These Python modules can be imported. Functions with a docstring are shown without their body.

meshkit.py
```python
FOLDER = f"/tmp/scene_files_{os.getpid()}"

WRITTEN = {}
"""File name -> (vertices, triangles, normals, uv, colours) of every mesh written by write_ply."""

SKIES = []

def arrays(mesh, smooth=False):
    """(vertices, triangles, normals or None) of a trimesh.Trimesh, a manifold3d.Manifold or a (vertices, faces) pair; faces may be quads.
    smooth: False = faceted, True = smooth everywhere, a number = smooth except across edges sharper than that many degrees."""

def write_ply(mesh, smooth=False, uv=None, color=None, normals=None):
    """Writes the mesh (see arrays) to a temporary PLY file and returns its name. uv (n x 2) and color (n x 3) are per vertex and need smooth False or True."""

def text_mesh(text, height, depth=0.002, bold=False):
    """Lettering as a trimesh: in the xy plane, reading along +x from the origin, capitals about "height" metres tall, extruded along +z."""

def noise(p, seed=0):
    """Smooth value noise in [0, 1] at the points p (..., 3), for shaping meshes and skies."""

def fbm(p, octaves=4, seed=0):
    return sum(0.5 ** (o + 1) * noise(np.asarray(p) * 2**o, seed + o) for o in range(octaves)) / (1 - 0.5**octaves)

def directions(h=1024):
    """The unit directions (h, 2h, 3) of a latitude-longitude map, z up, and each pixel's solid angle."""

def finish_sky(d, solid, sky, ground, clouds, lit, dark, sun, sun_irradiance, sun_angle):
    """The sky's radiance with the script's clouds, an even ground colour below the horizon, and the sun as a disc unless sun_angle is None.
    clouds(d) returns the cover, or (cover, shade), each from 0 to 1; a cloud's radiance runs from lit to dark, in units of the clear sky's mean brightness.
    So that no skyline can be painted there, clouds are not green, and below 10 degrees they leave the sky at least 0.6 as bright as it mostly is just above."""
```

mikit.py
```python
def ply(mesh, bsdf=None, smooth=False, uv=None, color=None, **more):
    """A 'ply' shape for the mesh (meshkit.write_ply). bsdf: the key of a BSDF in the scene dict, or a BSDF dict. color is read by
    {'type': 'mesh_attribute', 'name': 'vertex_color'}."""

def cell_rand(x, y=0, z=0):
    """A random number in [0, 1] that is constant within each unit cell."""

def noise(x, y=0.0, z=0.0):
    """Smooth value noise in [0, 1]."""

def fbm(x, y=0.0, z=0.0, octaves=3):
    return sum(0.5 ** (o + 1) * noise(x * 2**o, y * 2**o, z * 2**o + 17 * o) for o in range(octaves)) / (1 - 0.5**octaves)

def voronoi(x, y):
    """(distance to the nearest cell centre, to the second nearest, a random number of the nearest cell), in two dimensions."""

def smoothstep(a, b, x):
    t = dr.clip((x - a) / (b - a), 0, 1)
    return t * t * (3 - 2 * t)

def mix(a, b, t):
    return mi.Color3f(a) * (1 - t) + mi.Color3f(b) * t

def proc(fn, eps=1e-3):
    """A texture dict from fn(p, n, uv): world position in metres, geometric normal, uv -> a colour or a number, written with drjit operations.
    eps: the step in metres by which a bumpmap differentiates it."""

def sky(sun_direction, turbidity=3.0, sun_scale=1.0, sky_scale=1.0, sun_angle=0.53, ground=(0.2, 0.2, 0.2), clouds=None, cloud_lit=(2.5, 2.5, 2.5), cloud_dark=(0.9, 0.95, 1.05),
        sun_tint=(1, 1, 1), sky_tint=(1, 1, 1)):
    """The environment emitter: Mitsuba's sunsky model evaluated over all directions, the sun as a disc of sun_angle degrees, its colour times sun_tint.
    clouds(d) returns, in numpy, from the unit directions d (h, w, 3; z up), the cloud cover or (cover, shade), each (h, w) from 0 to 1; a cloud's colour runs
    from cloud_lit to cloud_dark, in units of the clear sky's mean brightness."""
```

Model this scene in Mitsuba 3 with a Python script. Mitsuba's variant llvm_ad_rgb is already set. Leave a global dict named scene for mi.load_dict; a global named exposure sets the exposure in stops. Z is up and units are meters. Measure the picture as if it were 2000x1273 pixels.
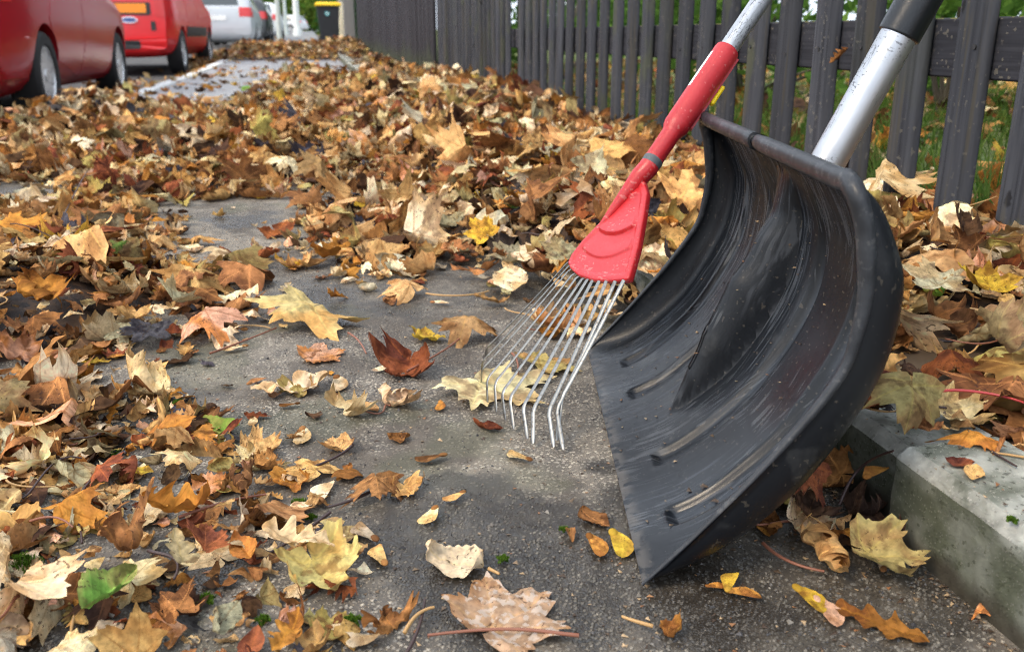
import math
import numpy as np
import trimesh
import shapely
import manifold3d as m3
import drjit as dr
import mitsuba as mi
import mikit
import meshkit
from scipy.spatial import Delaunay, cKDTree
from scipy.interpolate import CubicSpline, PchipInterpolator
from mikit import smoothstep, mix

T = mi.ScalarTransform4f
scene, labels = {}, {}

# ---------------------------------------------------------------- camera, sky, exposure
CAM = np.array([0.0, 0.0, 0.42])
PITCH, YAW = math.radians(17.56), math.radians(11.96)
FWD = np.array([math.sin(YAW) * math.cos(PITCH), math.cos(YAW) * math.cos(PITCH), -math.sin(PITCH)])
scene['camera'] = {'type': 'thinlens', 'fov': 58.11, 'fov_axis': 'x', 'aperture_radius': 0.0018, 'focus_distance': 0.98, 'near_clip': 0.02, 'far_clip': 900.0,
                   'to_world': T().look_at(origin=CAM.tolist(), target=(CAM + FWD).tolist(), up=[0, 0, 1])}
scene['sky'] = mikit.sky((-0.62, -0.30, 0.72), turbidity=4, sun_scale=0.26, sun_angle=22, sky_scale=1.0, clouds=lambda d: (np.ones(d.shape[:2]), np.clip(0.62 - 0.38 * (d @ np.array([-0.8, -0.2, 0.55])) - 0.25 * meshkit.fbm(d * 3.0, 4), 0, 1)), cloud_lit=(2.36, 2.56, 2.86), cloud_dark=(1.02, 1.15, 1.34))
exposure = 2.97

# ---------------------------------------------------------------- helpers
def thing(key, label, cat, group=None, kind=None):
    d = {'label': label, 'category': cat}
    if group:
        d['group'] = group
    if kind:
        d['kind'] = kind
    labels[key] = d
    return key

def struct(key, label=None):
    labels[key] = {'kind': 'structure', **({'label': label} if label else {})}
    return key

def free(key):
    if key not in scene and not any(k.startswith(key + '__') for k in scene):
        return key
    n = 1
    while f'{key}_{n:03d}' in scene or f'{key}_{n:03d}' in labels or any(k.startswith(f'{key}_{n:03d}__') for k in (scene if n < 3 else ())):
        n += 1
    return f'{key}_{n:03d}'

COUNT = {}
def numbered(name):
    n = COUNT.get(name, 0)
    COUNT[name] = n + 1
    return name if n == 0 else f'{name}_{n:03d}'

def put(key, mesh, bsdf, smooth=False, uv=None, label=None, **kw):
    key = numbered(key)
    scene[key] = mikit.ply(mesh, bsdf, smooth=smooth, uv=uv, **kw)
    if label:
        labels[key] = {'label': label}
    return key

def tm(v, f):
    return trimesh.Trimesh(np.asarray(v, float), np.asarray(f, int), process=False)

def join(ms):
    return trimesh.util.concatenate(ms)

def box(x0, x1, y0, y1, z0, z1):
    b = trimesh.creation.box(extents=(x1 - x0, y1 - y0, z1 - z0))
    b.apply_translation(((x0 + x1) / 2, (y0 + y1) / 2, (z0 + z1) / 2))
    return b

def hull(pts):
    return trimesh.convex.convex_hull(np.asarray(pts, float))

def rbox(x0, x1, y0, y1, z0, z1, r):
    pts = []
    for x in (x0, x1):
        for y in (y0, y1):
            for z in (z0, z1):
                sx, sy, sz = (1 if x == x0 else -1), (1 if y == y0 else -1), (1 if z == z0 else -1)
                k = r * 0.42
                pts += [(x, y + sy * r, z + sz * r), (x + sx * r, y, z + sz * r), (x + sx * r, y + sy * r, z), (x + sx * k, y + sy * k, z + sz * r), (x + sx * k, y + sy * r, z + sz * k), (x + sx * r, y + sy * k, z + sz * k)]
    return hull(pts)

def tube(path, radii, sides=12, cap=True, flat=1.0, updir=None):
    p = np.asarray(path, float)
    r = np.broadcast_to(np.asarray(radii, float), (len(p),))
    t = np.gradient(p, axis=0)
    t /= np.linalg.norm(t, axis=1, keepdims=True) + 1e-12
    a = np.asarray(updir, float) if updir is not None else (np.array([0, 0, 1.0]) if abs(t[0, 2]) < 0.9 else np.array([1.0, 0, 0]))
    A = []
    for k in range(len(p)):
        a = a - t[k] * (a @ t[k])
        a = a / (np.linalg.norm(a) + 1e-12)
        A.append(a)
    A = np.array(A)
    B = np.cross(t, A)
    ang = np.arange(sides) * 2 * np.pi / sides
    v = p[:, None] + r[:, None, None] * (np.cos(ang)[None, :, None] * A[:, None] + flat * np.sin(ang)[None, :, None] * B[:, None])
    f = []
    for i in range(len(p) - 1):
        for j in range(sides):
            q = [i * sides + j, i * sides + (j + 1) % sides, (i + 1) * sides + (j + 1) % sides, (i + 1) * sides + j]
            f += [[q[0], q[1], q[2]], [q[0], q[2], q[3]]]
    v = v.reshape(-1, 3)
    if cap:
        n = len(v)
        v = np.vstack([v, p[0], p[-1]])
        for j in range(sides):
            f.append([n, (j + 1) % sides, j])
            f.append([n + 1, (len(p) - 1) * sides + j, (len(p) - 1) * sides + (j + 1) % sides])
    return tm(v, f)

def to_manifold(mesh):
    mesh = trimesh.Trimesh(mesh.vertices, mesh.faces, process=True)
    return m3.Manifold(m3.Mesh(np.asarray(mesh.vertices, np.float32), np.asarray(mesh.faces, np.uint32)))

def from_manifold(m):
    q = m.to_mesh()
    return tm(q.vert_properties[:, :3], q.tri_verts)

def extrude_x(poly_yz, x0, x1):
    """prism of a polygon given in (y, z), along x"""
    c = m3.CrossSection([np.asarray(poly_yz, float)], m3.FillRule.NonZero)
    m = m3.Manifold.extrude(c, x1 - x0)
    return m.transform(np.array([[0, 0, 1, x0], [1, 0, 0, 0], [0, 1, 0, 0]], float))

def extrude_y(poly_xz, y0, y1):
    """prism of a polygon given in (x, z), along y"""
    c = m3.CrossSection([np.asarray(poly_xz, float)], m3.FillRule.NonZero)
    m = m3.Manifold.extrude(c, y1 - y0)
    return m.transform(np.array([[1, 0, 0, 0], [0, 0, 1, y0], [0, 1, 0, 0]], float))

def grid_sheet(xs, ys, zf):
    X, Y = np.meshgrid(xs, ys)
    Z = zf(X, Y)
    v = np.stack([X, Y, Z], -1).reshape(-1, 3)
    n, m = len(ys), len(xs)
    i, j = np.meshgrid(np.arange(n - 1), np.arange(m - 1), indexing='ij')
    a = (i * m + j).ravel()
    f = np.vstack([np.stack([a, a + 1, a + m + 1], 1), np.stack([a, a + m + 1, a + m], 1)])
    return tm(v, f)

def rot(axis, deg):
    return trimesh.transformations.rotation_matrix(math.radians(deg), axis)[:3, :3]

def zg(y):
    """the street climbs gently beyond 12 m"""
    y = np.asarray(y, float)
    return 0.0086 * np.clip(y - 12.0, 0, 70)

def rgb(*c):
    return {'type': 'rgb', 'value': list(c)}

# ---------------------------------------------------------------- procedural noise (a stronger hash than mikit's, against streaks)
def cell_rand(x, y=0, z=0):
    x, y, z = (mi.UInt32(mi.Int32(dr.floor(mi.Float(v))) + 1000000) for v in (x, y, z))
    h = x * 374761393 + y * 668265263 + z * 2147483647
    h = (h ^ (h >> 16)) * 0x7feb352d
    h = (h ^ (h >> 15)) * 0x846ca68b
    h = h ^ (h >> 16)
    return mi.Float(h & 0xFFFFFF) / 16777215.0
def noise(x, y=0.0, z=0.0):
    p = [mi.Float(v) for v in (x, y, z)]
    i = [dr.floor(v) for v in p]
    t = [(v - a) * (v - a) * (3 - 2 * (v - a)) for v, a in zip(p, i)]
    def edge(b, c):
        return dr.lerp(cell_rand(i[0], i[1] + b, i[2] + c), cell_rand(i[0] + 1, i[1] + b, i[2] + c), t[0])
    return dr.lerp(dr.lerp(edge(0, 0), edge(1, 0), t[1]), dr.lerp(edge(0, 1), edge(1, 1), t[1]), t[2])
def fbm(x, y=0.0, z=0.0, octaves=3):
    return sum(0.5 ** (o + 1) * noise(x * 2**o, y * 2**o, z * 2**o + 17 * o) for o in range(octaves)) / (1 - 0.5**octaves)
def voronoi(x, y):
    x, y = mi.Float(x), mi.Float(y)
    first, second, which = mi.Float(9), mi.Float(9), mi.Float(0)
    for a in (-1, 0, 1):
        for b in (-1, 0, 1):
            cx, cy = dr.floor(x) + a, dr.floor(y) + b
            d = dr.sqrt(dr.square(cx + cell_rand(cx, cy, 1) - x) + dr.square(cy + cell_rand(cx, cy, 2) - y))
            second = dr.select(d < first, first, dr.minimum(second, d))
            which = dr.select(d < first, cell_rand(cx, cy, 3), which)
            first = dr.minimum(first, d)
    return first, second, which

# ---------------------------------------------------------------- materials
def pr(name, color, rough=0.5, **kw):
    scene[name] = {'type': 'twosided', 'bsdf': {'type': 'principled', 'base_color': color if isinstance(color, dict) else rgb(*color), 'roughness': rough, **kw}}
    return name

PAL = np.array([
    [.56, .345, .145, .36, .18, .065],    # 0 tan
    [.74, .59, .37, .50, .32, .15],      # 1 beige
    [.31, .145, .055, .15, .068, .030],  # 2 brown
    [.10, .055, .032, .05, .032, .024],  # 3 dark brown
    [.48, .22, .05, .30, .12, .034],    # 4 orange
    [.62, .41, .06, .44, .24, .05],     # 5 yellow
    [.40, .33, .11, .33, .19, .07],      # 6 olive
    [.48, .45, .30, .44, .33, .18],      # 7 pale green
    [.29, .095, .042, .15, .05, .032],   # 8 red brown
    [.085, .08, .092, .05, .045, .05],   # 9 dark grey
    [.12, .23, .045, .24, .24, .07],      # 10 green
    [.58, .33, .21, .46, .19, .06],      # 11 pinkish tan
    [.42, .36, .15, .44, .27, .085],      # 12 yellow green mottled
    [.33, .26, .125, .27, .165, .08],     # 13 olive tan
    [.56, .38, .24, .46, .22, .08],      # 14 speckled pink
], float)
PALN = ['tan', 'beige', 'brown', 'dark brown', 'orange', 'yellow', 'olive', 'pale green', 'reddish brown', 'dark grey', 'green', 'pinkish tan', 'yellow-green', 'olive tan', 'speckled pinkish']
_pc = [mi.Float(np.ascontiguousarray(PAL[:, k], np.float32)) for k in range(6)]

def leaf_parts(uv):
    lid, code = dr.floor(uv.x), dr.floor(uv.y)
    kind = dr.floor((code + 0.5) / 16)
    pal = code - 16 * kind
    x, y = (uv.x - lid - 0.5) / 0.42, (uv.y - code - 0.5) / 0.42
    return lid, kind, pal, x, y

def leaf_color(p, n, uv):
    lid, kind, pal, x, y = leaf_parts(uv)
    i = mi.UInt32(dr.clip(pal + 0.5, 0, len(PAL) - 1))
    A = mi.Color3f(*[dr.gather(mi.Float, _pc[k], i) for k in range(3)])
    B = mi.Color3f(*[dr.gather(mi.Float, _pc[k], i) for k in range(3, 6)])
    n1 = fbm(x * 2.6 + lid * 3.7, y * 2.6, lid * 1.3, 3)
    n2 = noise(x * 11.0 + lid * 5.1, y * 11.0, lid)
    n3 = noise(x * 34.0 + lid * 2.3, y * 34.0, lid)
    r2 = dr.sqrt(x * x + y * y)
    c = mix(A, B, smoothstep(0.36, 0.66, n1 + 0.22 * (r2 - 0.62)))
    # veins: five from the stalk on maples, a midrib with side veins on the others
    m = mi.Float(0)
    for a in (-1.85, -0.92, 0.0, 0.92, 1.85):
        s, q = x * math.sin(a) + y * math.cos(a), x * math.cos(a) - y * math.sin(a)
        w = 0.021 * dr.clip(1.15 - s, 0.3, 1.2)
        on = dr.select(s > 0, 1.0, 0.0)
        m = dr.maximum(m, on * dr.exp(-dr.square(q / w)))
        near = on * smoothstep(0.36, 0.30, dr.abs(q) / dr.maximum(s, 0.05))
        t = (s - 0.75 * dr.abs(q)) * 6.5
        t = dr.abs(t - dr.floor(t) - 0.5)
        m = dr.maximum(m, 0.45 * near * smoothstep(0.07, 0.02, t))
    ym = y
    mp = dr.exp(-dr.square(x / 0.016))
    t = (ym - 0.8 * dr.abs(x)) * 8.0
    t = dr.abs(t - dr.floor(t) - 0.5)
    mp = dr.maximum(mp, 0.5 * smoothstep(0.08, 0.02, t))
    vein = dr.select(kind < 0.5, m, dr.select(kind < 1.5, mp, 0.0))
    bright = (A.x + A.y + A.z) / 3
    vc = dr.select(bright > 0.2, mi.Color3f(A.x * 0.62, A.y * 0.5, A.z * 0.42), mi.Color3f(A.x * 1.5, A.y * 1.5, A.z * 1.4))
    h = cell_rand(lid, 7)
    vc = dr.select(h > 0.45, mi.Color3f(A.x * 1.15, A.y * 1.1, A.z * 0.9), vc)
    c = mix(c, vc, 0.85 * vein)
    rot_ = smoothstep(0.54, 0.70, fbm(x * 4.2 + lid * 2.1, y * 4.2, lid + 9, 4)) * smoothstep(0.25, 0.6, cell_rand(lid, 13))
    c = mix(c, mi.Color3f(B.x * .45, B.y * .42, B.z * .5), 0.75 * rot_)
    c *= 0.66 + 0.52 * n2 + 0.34 * (n3 - 0.5)
    spot = smoothstep(0.78, 0.86, noise(x * 30.0 + y * 11.0 + lid * 9.1, y * 30.0 - x * 11.0, lid + 4)) * smoothstep(0.40, 0.60, noise(x * 4 + lid, y * 4, lid)) * smoothstep(0.35, 0.6, cell_rand(lid, 3))
    c = mix(c, mi.Color3f(0.06, 0.035, 0.025), 0.75 * spot)
    sp = smoothstep(0.52, 0.66, fbm(x * 15 + lid, y * 15, lid, 3))
    c = mix(c, mi.Color3f(.66, .58, .48), dr.select(dr.abs(pal - 14) < 0.5, 0.75 * sp, 0.0))
    c *= 0.58 + 0.80 * cell_rand(lid, 1)
    c = mi.Color3f(c.x * (0.95 + 0.12 * cell_rand(lid, 2)), c.y, c.z * (0.85 + 0.3 * cell_rand(lid, 5)))
    return dr.clip(c, 0.01, 0.85)

def leaf_rough(p, n, uv):
    lid, kind, pal, x, y = leaf_parts(uv)
    wet = cell_rand(lid, 11)
    return dr.clip(0.30 + 0.45 * wet + 0.2 * (noise(x * 5 + lid, y * 5, lid) - 0.5), 0.18, 0.9)

scene['leaf_material'] = {'type': 'principledthin', 'base_color': mikit.proc(leaf_color), 'roughness': mikit.proc(leaf_rough), 'diff_trans': 0.22, 'spec_trans': 0.0, 'eta': 1.42}
pr('stalk_material', (.22, .085, .05), 0.5)
pr('stalk_pale', (.42, .25, .10), 0.55)
pr('stalk_red', (.42, .05, .05), 0.4)
pr('stalk_dark', (.05, .03, .028), 0.5)

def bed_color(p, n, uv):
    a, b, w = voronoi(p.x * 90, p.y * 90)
    c = mix(mi.Color3f(.02, .012, .009), mi.Color3f(.075, .04, .02), w * w)  # leaf-litter brown kept dark, so the shade of the gaps sits in it
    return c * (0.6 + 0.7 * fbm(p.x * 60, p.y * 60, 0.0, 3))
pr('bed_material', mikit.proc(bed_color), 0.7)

WET = [(0.14, 0.70, 0.13), (0.20, 0.62, 0.10), (0.17, 0.80, 0.07), (0.36, 0.62, 0.16), (0.33, 0.50, 0.09), (0.10, 1.42, 0.07), (-0.02, 1.52, 0.09), (0.26, 1.50, 0.06), (-0.28, 1.02, 0.12), (-0.2, 0.66, 0.12), (-0.15, 2.25, 0.1), (-0.85, 2.7, 0.25)]
def wetness(p):
    w = mi.Float(0)
    jx, jy = 0.22 * (fbm(p.x * 11, p.y * 11, 1.0, 5) - 0.5), 0.22 * (fbm(p.x * 11, p.y * 11, 5.0, 5) - 0.5)
    for x, y, r in WET:
        d = dr.sqrt(dr.square(p.x + jx - x) + dr.square((p.y + jy - y) * 0.9)) / r
        w = dr.maximum(w, smoothstep(1.15, 0.75, d))
    g = smoothstep(0.50, 0.68, fbm(p.x * 3.1 + 3, p.y * 3.1, 2.0, 4))
    return dr.clip(dr.maximum(w, 0.6 * g) * (0.55 + 0.8 * fbm(p.x * 30, p.y * 30, 4.0, 4)), 0, 1)

def asphalt_h(p):
    a, b, w = voronoi(p.x * 250, p.y * 250)
    a2, b2, w2 = voronoi(p.x * 560 + 3, p.y * 560)
    return smoothstep(0.50, 0.20, a) * smoothstep(0.35, 0.9, w) + 0.4 * smoothstep(0.5, 0.2, a2) * w2 + 0.9 * fbm(p.x * 120, p.y * 120, 0.0, 3)

def asphalt_color(p, n, uv):
    a, b, w = voronoi(p.x * 250, p.y * 250)
    a2, b2, w2 = voronoi(p.x * 560 + 3, p.y * 560)
    f1, f2 = fbm(p.x * 6, p.y * 6, 0.0, 5), fbm(p.x * 45, p.y * 45, 3.0, 4)
    base = mix(mi.Color3f(.062, .054, .046), mi.Color3f(.190, .163, .128), smoothstep(0.22, 0.78, 0.55 * f1 + 0.45 * f2))
    st = mix(mi.Color3f(.045, .047, .054), mi.Color3f(.50, .45, .37), w * w)
    st2 = mix(mi.Color3f(.05, .05, .052), mi.Color3f(.42, .36, .28), w2 * w2)
    c = mix(base, st2, 0.75 * smoothstep(0.50, 0.22, a2) * smoothstep(0.30, 0.5, dr.abs(w2 - 0.5) + 0.12))
    c = mix(c, st, 0.85 * smoothstep(0.50, 0.30, a) * smoothstep(0.5, 0.62, w + 0.25 * (noise(p.x * 20, p.y * 20, 7.0) - 0.5)))
    c *= 0.66 + 0.68 * fbm(p.x * 90, p.y * 90, 5.0, 4)
    dirt = smoothstep(0.50, 0.68, fbm(p.x * 11 + 5, p.y * 11, 9.0, 5))
    c = mix(c, mi.Color3f(.052, .040, .030), 0.6 * dirt)
    moss = smoothstep(0.60, 0.72, fbm(p.x * 7 + 9, p.y * 7, 0.0, 4))
    c = mix(c, mi.Color3f(.075, .085, .04), 0.3 * moss)
    return c * (1 - 0.66 * wetness(p))

def asphalt_rough(p, n, uv):
    return dr.clip(0.75 - 0.42 * wetness(p) - 0.15 * fbm(p.x * 40, p.y * 40, 0.0, 2), 0.2, 0.9)

scene['asphalt'] = {'type': 'twosided', 'bsdf': {'type': 'bumpmap', 'arbitrary': mikit.proc(lambda p, n, uv: asphalt_h(p), eps=4e-4), 'scale': 0.0017,
                    'bsdf': {'type': 'principled', 'base_color': mikit.proc(asphalt_color), 'roughness': mikit.proc(asphalt_rough), 'specular': 0.5}}}

def far_asphalt(p, n, uv):
    c = mix(mi.Color3f(.14, .142, .15), mi.Color3f(.22, .218, .22), fbm(p.x * 3, p.y * 1.5, 0.0, 4))
    a, b, w = voronoi(p.x * 60, p.y * 60)
    return c * (0.85 + 0.3 * w)
pr('far_asphalt', mikit.proc(far_asphalt), 0.55)
pr('road_asphalt', mikit.proc(lambda p, n, uv: mix(mi.Color3f(.035, .035, .037), mi.Color3f(.085, .083, .08), fbm(p.x * 5, p.y * 3, 0.0, 5))), 0.8, specular=0.2)

def kerb_cell(p, n):
    a, b, w = voronoi(dr.select(dr.abs(n.z) > 0.6, p.x, p.z) * 400, p.y * 400)
    return a, w
def concrete_h(p, n):
    a, w = kerb_cell(p, n)
    return 0.7 * smoothstep(0.5, 0.1, a) * w + fbm(p.x * 90, p.y * 90, p.z * 90, 3)

def concrete_color(p, n, uv):
    up = smoothstep(0.3, 0.8, n.z)
    a, w = kerb_cell(p, n)
    c = mix(mi.Color3f(.14, .15, .125), mi.Color3f(.42, .43, .395), smoothstep(0.25, 0.75, fbm(p.x * 40, p.y * 40, p.z * 40, 5)))
    c *= 1 - 0.55 * smoothstep(0.68, 0.78, fbm(p.x * 210, p.y * 210, p.z * 210, 2))
    c = mix(c, mix(mi.Color3f(.12, .12, .11), mi.Color3f(.62, .60, .55), w * w), 0.45 * smoothstep(0.45, 0.2, a) * smoothstep(0.55, 0.95, w))
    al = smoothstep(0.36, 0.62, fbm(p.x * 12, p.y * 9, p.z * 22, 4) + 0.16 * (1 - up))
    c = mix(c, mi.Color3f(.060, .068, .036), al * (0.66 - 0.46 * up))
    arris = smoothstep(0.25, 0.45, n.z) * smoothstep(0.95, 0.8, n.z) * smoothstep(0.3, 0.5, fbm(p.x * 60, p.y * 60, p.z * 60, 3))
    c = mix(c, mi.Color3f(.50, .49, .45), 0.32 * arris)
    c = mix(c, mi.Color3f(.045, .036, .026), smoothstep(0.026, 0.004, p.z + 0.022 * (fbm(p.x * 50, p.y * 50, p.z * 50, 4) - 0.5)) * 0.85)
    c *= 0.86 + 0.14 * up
    return c * (0.72 + 0.5 * fbm(p.x * 150, p.y * 150, p.z * 150, 2))
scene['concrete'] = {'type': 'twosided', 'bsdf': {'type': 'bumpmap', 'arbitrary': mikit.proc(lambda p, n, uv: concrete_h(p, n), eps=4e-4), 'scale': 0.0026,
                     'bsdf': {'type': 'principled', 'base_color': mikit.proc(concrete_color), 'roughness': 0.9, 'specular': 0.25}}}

def soil_color(p, n, uv):
    return mix(mi.Color3f(.05, .036, .025), mi.Color3f(.13, .09, .055), fbm(p.x * 20, p.y * 20, 0.0, 5))
pr('soil', mikit.proc(soil_color), 0.9)
def lawn_color(p, n, uv):
    return mix(mi.Color3f(.05, .085, .022), mi.Color3f(.12, .13, .05), fbm(p.x * 4, p.y * 4, 0.0, 5))
pr('lawn_material', mikit.proc(lawn_color), 0.9)

def wood_color(p, n, uv):
    k = dr.floor(p.y / 0.147 + 0.4)
    g = fbm(p.y * 170 + k * 13, p.x * 40, p.z * 5.0, 4)
    c = mix(mi.Color3f(.012, .0135, .0175), mi.Color3f(.066, .070, .082), g)
    kz = dr.floor(p.z / 0.31 + cell_rand(k, 21) * 3)
    ky = (p.y / 0.147 + 0.4 - k - 0.30 - 0.36 * cell_rand(k, kz, 3)) * 0.147
    kd = dr.sqrt(dr.square(ky) + dr.square((p.z / 0.31 + cell_rand(k, 21) * 3 - kz - 0.5) * 0.31 * 0.6))
    kn = smoothstep(0.011, 0.006, kd + 0.004 * noise(p.y * 200, p.z * 200, k)) * smoothstep(0.45, 0.5, cell_rand(k, kz, 8))
    c = mix(c, mi.Color3f(.008, .008, .009), 0.8 * kn)
    c = mix(c, mi.Color3f(.065, .058, .042), 0.6 * smoothstep(0.60, 0.72, fbm(p.y * 60 + k * 7, p.x * 60, p.z * 3.4, 3)))
    al = smoothstep(0.56, 0.72, fbm(p.y * 15 + k * 3, p.x * 15, p.z * 8, 4)) * smoothstep(0.3, 0.7, cell_rand(k, 4))
    c = mix(c, mi.Color3f(.055, .062, .036), 0.6 * al)
    fl = smoothstep(0.80, 0.84, noise(p.y * 190, p.x * 190, p.z * 150)) * smoothstep(0.4, 0.6, noise(p.y * 14, p.x * 9, p.z * 9))
    c = mix(c, mi.Color3f(.15, .14, .11), 0.4 * fl)
    return c * (0.75 + 0.5 * cell_rand(k, 9))
def wood_h(p, n, uv):
    return fbm(p.y * 190, p.x * 60, p.z * 6.0, 3) + 0.35 * noise(p.y * 420, p.x * 100, p.z * 30)
scene['fence_wood'] = {'type': 'twosided', 'bsdf': {'type': 'bumpmap', 'arbitrary': mikit.proc(wood_h, eps=5e-4), 'scale': 0.0008,
                       'bsdf': {'type': 'principled', 'base_color': mikit.proc(wood_color), 'roughness': 0.6, 'specular': 0.16}}}
def rail_color(p, n, uv):
    g = fbm(p.z * 260, p.x * 40, p.y * 6.0, 4)
    c = mix(mi.Color3f(.012, .0125, .016), mi.Color3f(.045, .046, .055), g)
    fl = smoothstep(0.80, 0.84, noise(p.y * 170, p.x * 190, p.z * 190)) * smoothstep(0.4, 0.6, noise(p.y * 11, p.x * 9, p.z * 30))
    c = mix(c, mi.Color3f(.2, .18, .14), 0.4 * fl)
    lich = smoothstep(0.5, 0.65, noise(p.y * 130, p.x * 130, 0.0)) * smoothstep(0.7, 0.95, n.z)
    return mix(c, mi.Color3f(.28, .26, .03), 0.8 * lich)
pr('rail_wood', mikit.proc(rail_color), 0.65, specular=0.14)
def board_color(p, n, uv):
    k = dr.floor(p.y / 0.12)
    c = mix(mi.Color3f(.016, .0155, .019), mi.Color3f(.042, .040, .046), fbm(p.y * 60, p.z * 4, k, 3)) * (0.8 + 0.4 * cell_rand(k, 1))
    return mix(c, mi.Color3f(.045, .056, .030), 0.7 * smoothstep(0.36, 0.10, p.z - 0.009 * dr.maximum(p.y - 12, 0) + 0.25 * (fbm(p.y * 3, p.z * 3, 0.0, 3) - 0.5)))
pr('board_wood', mikit.proc(board_color), 0.7, specular=0.14)

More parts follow.
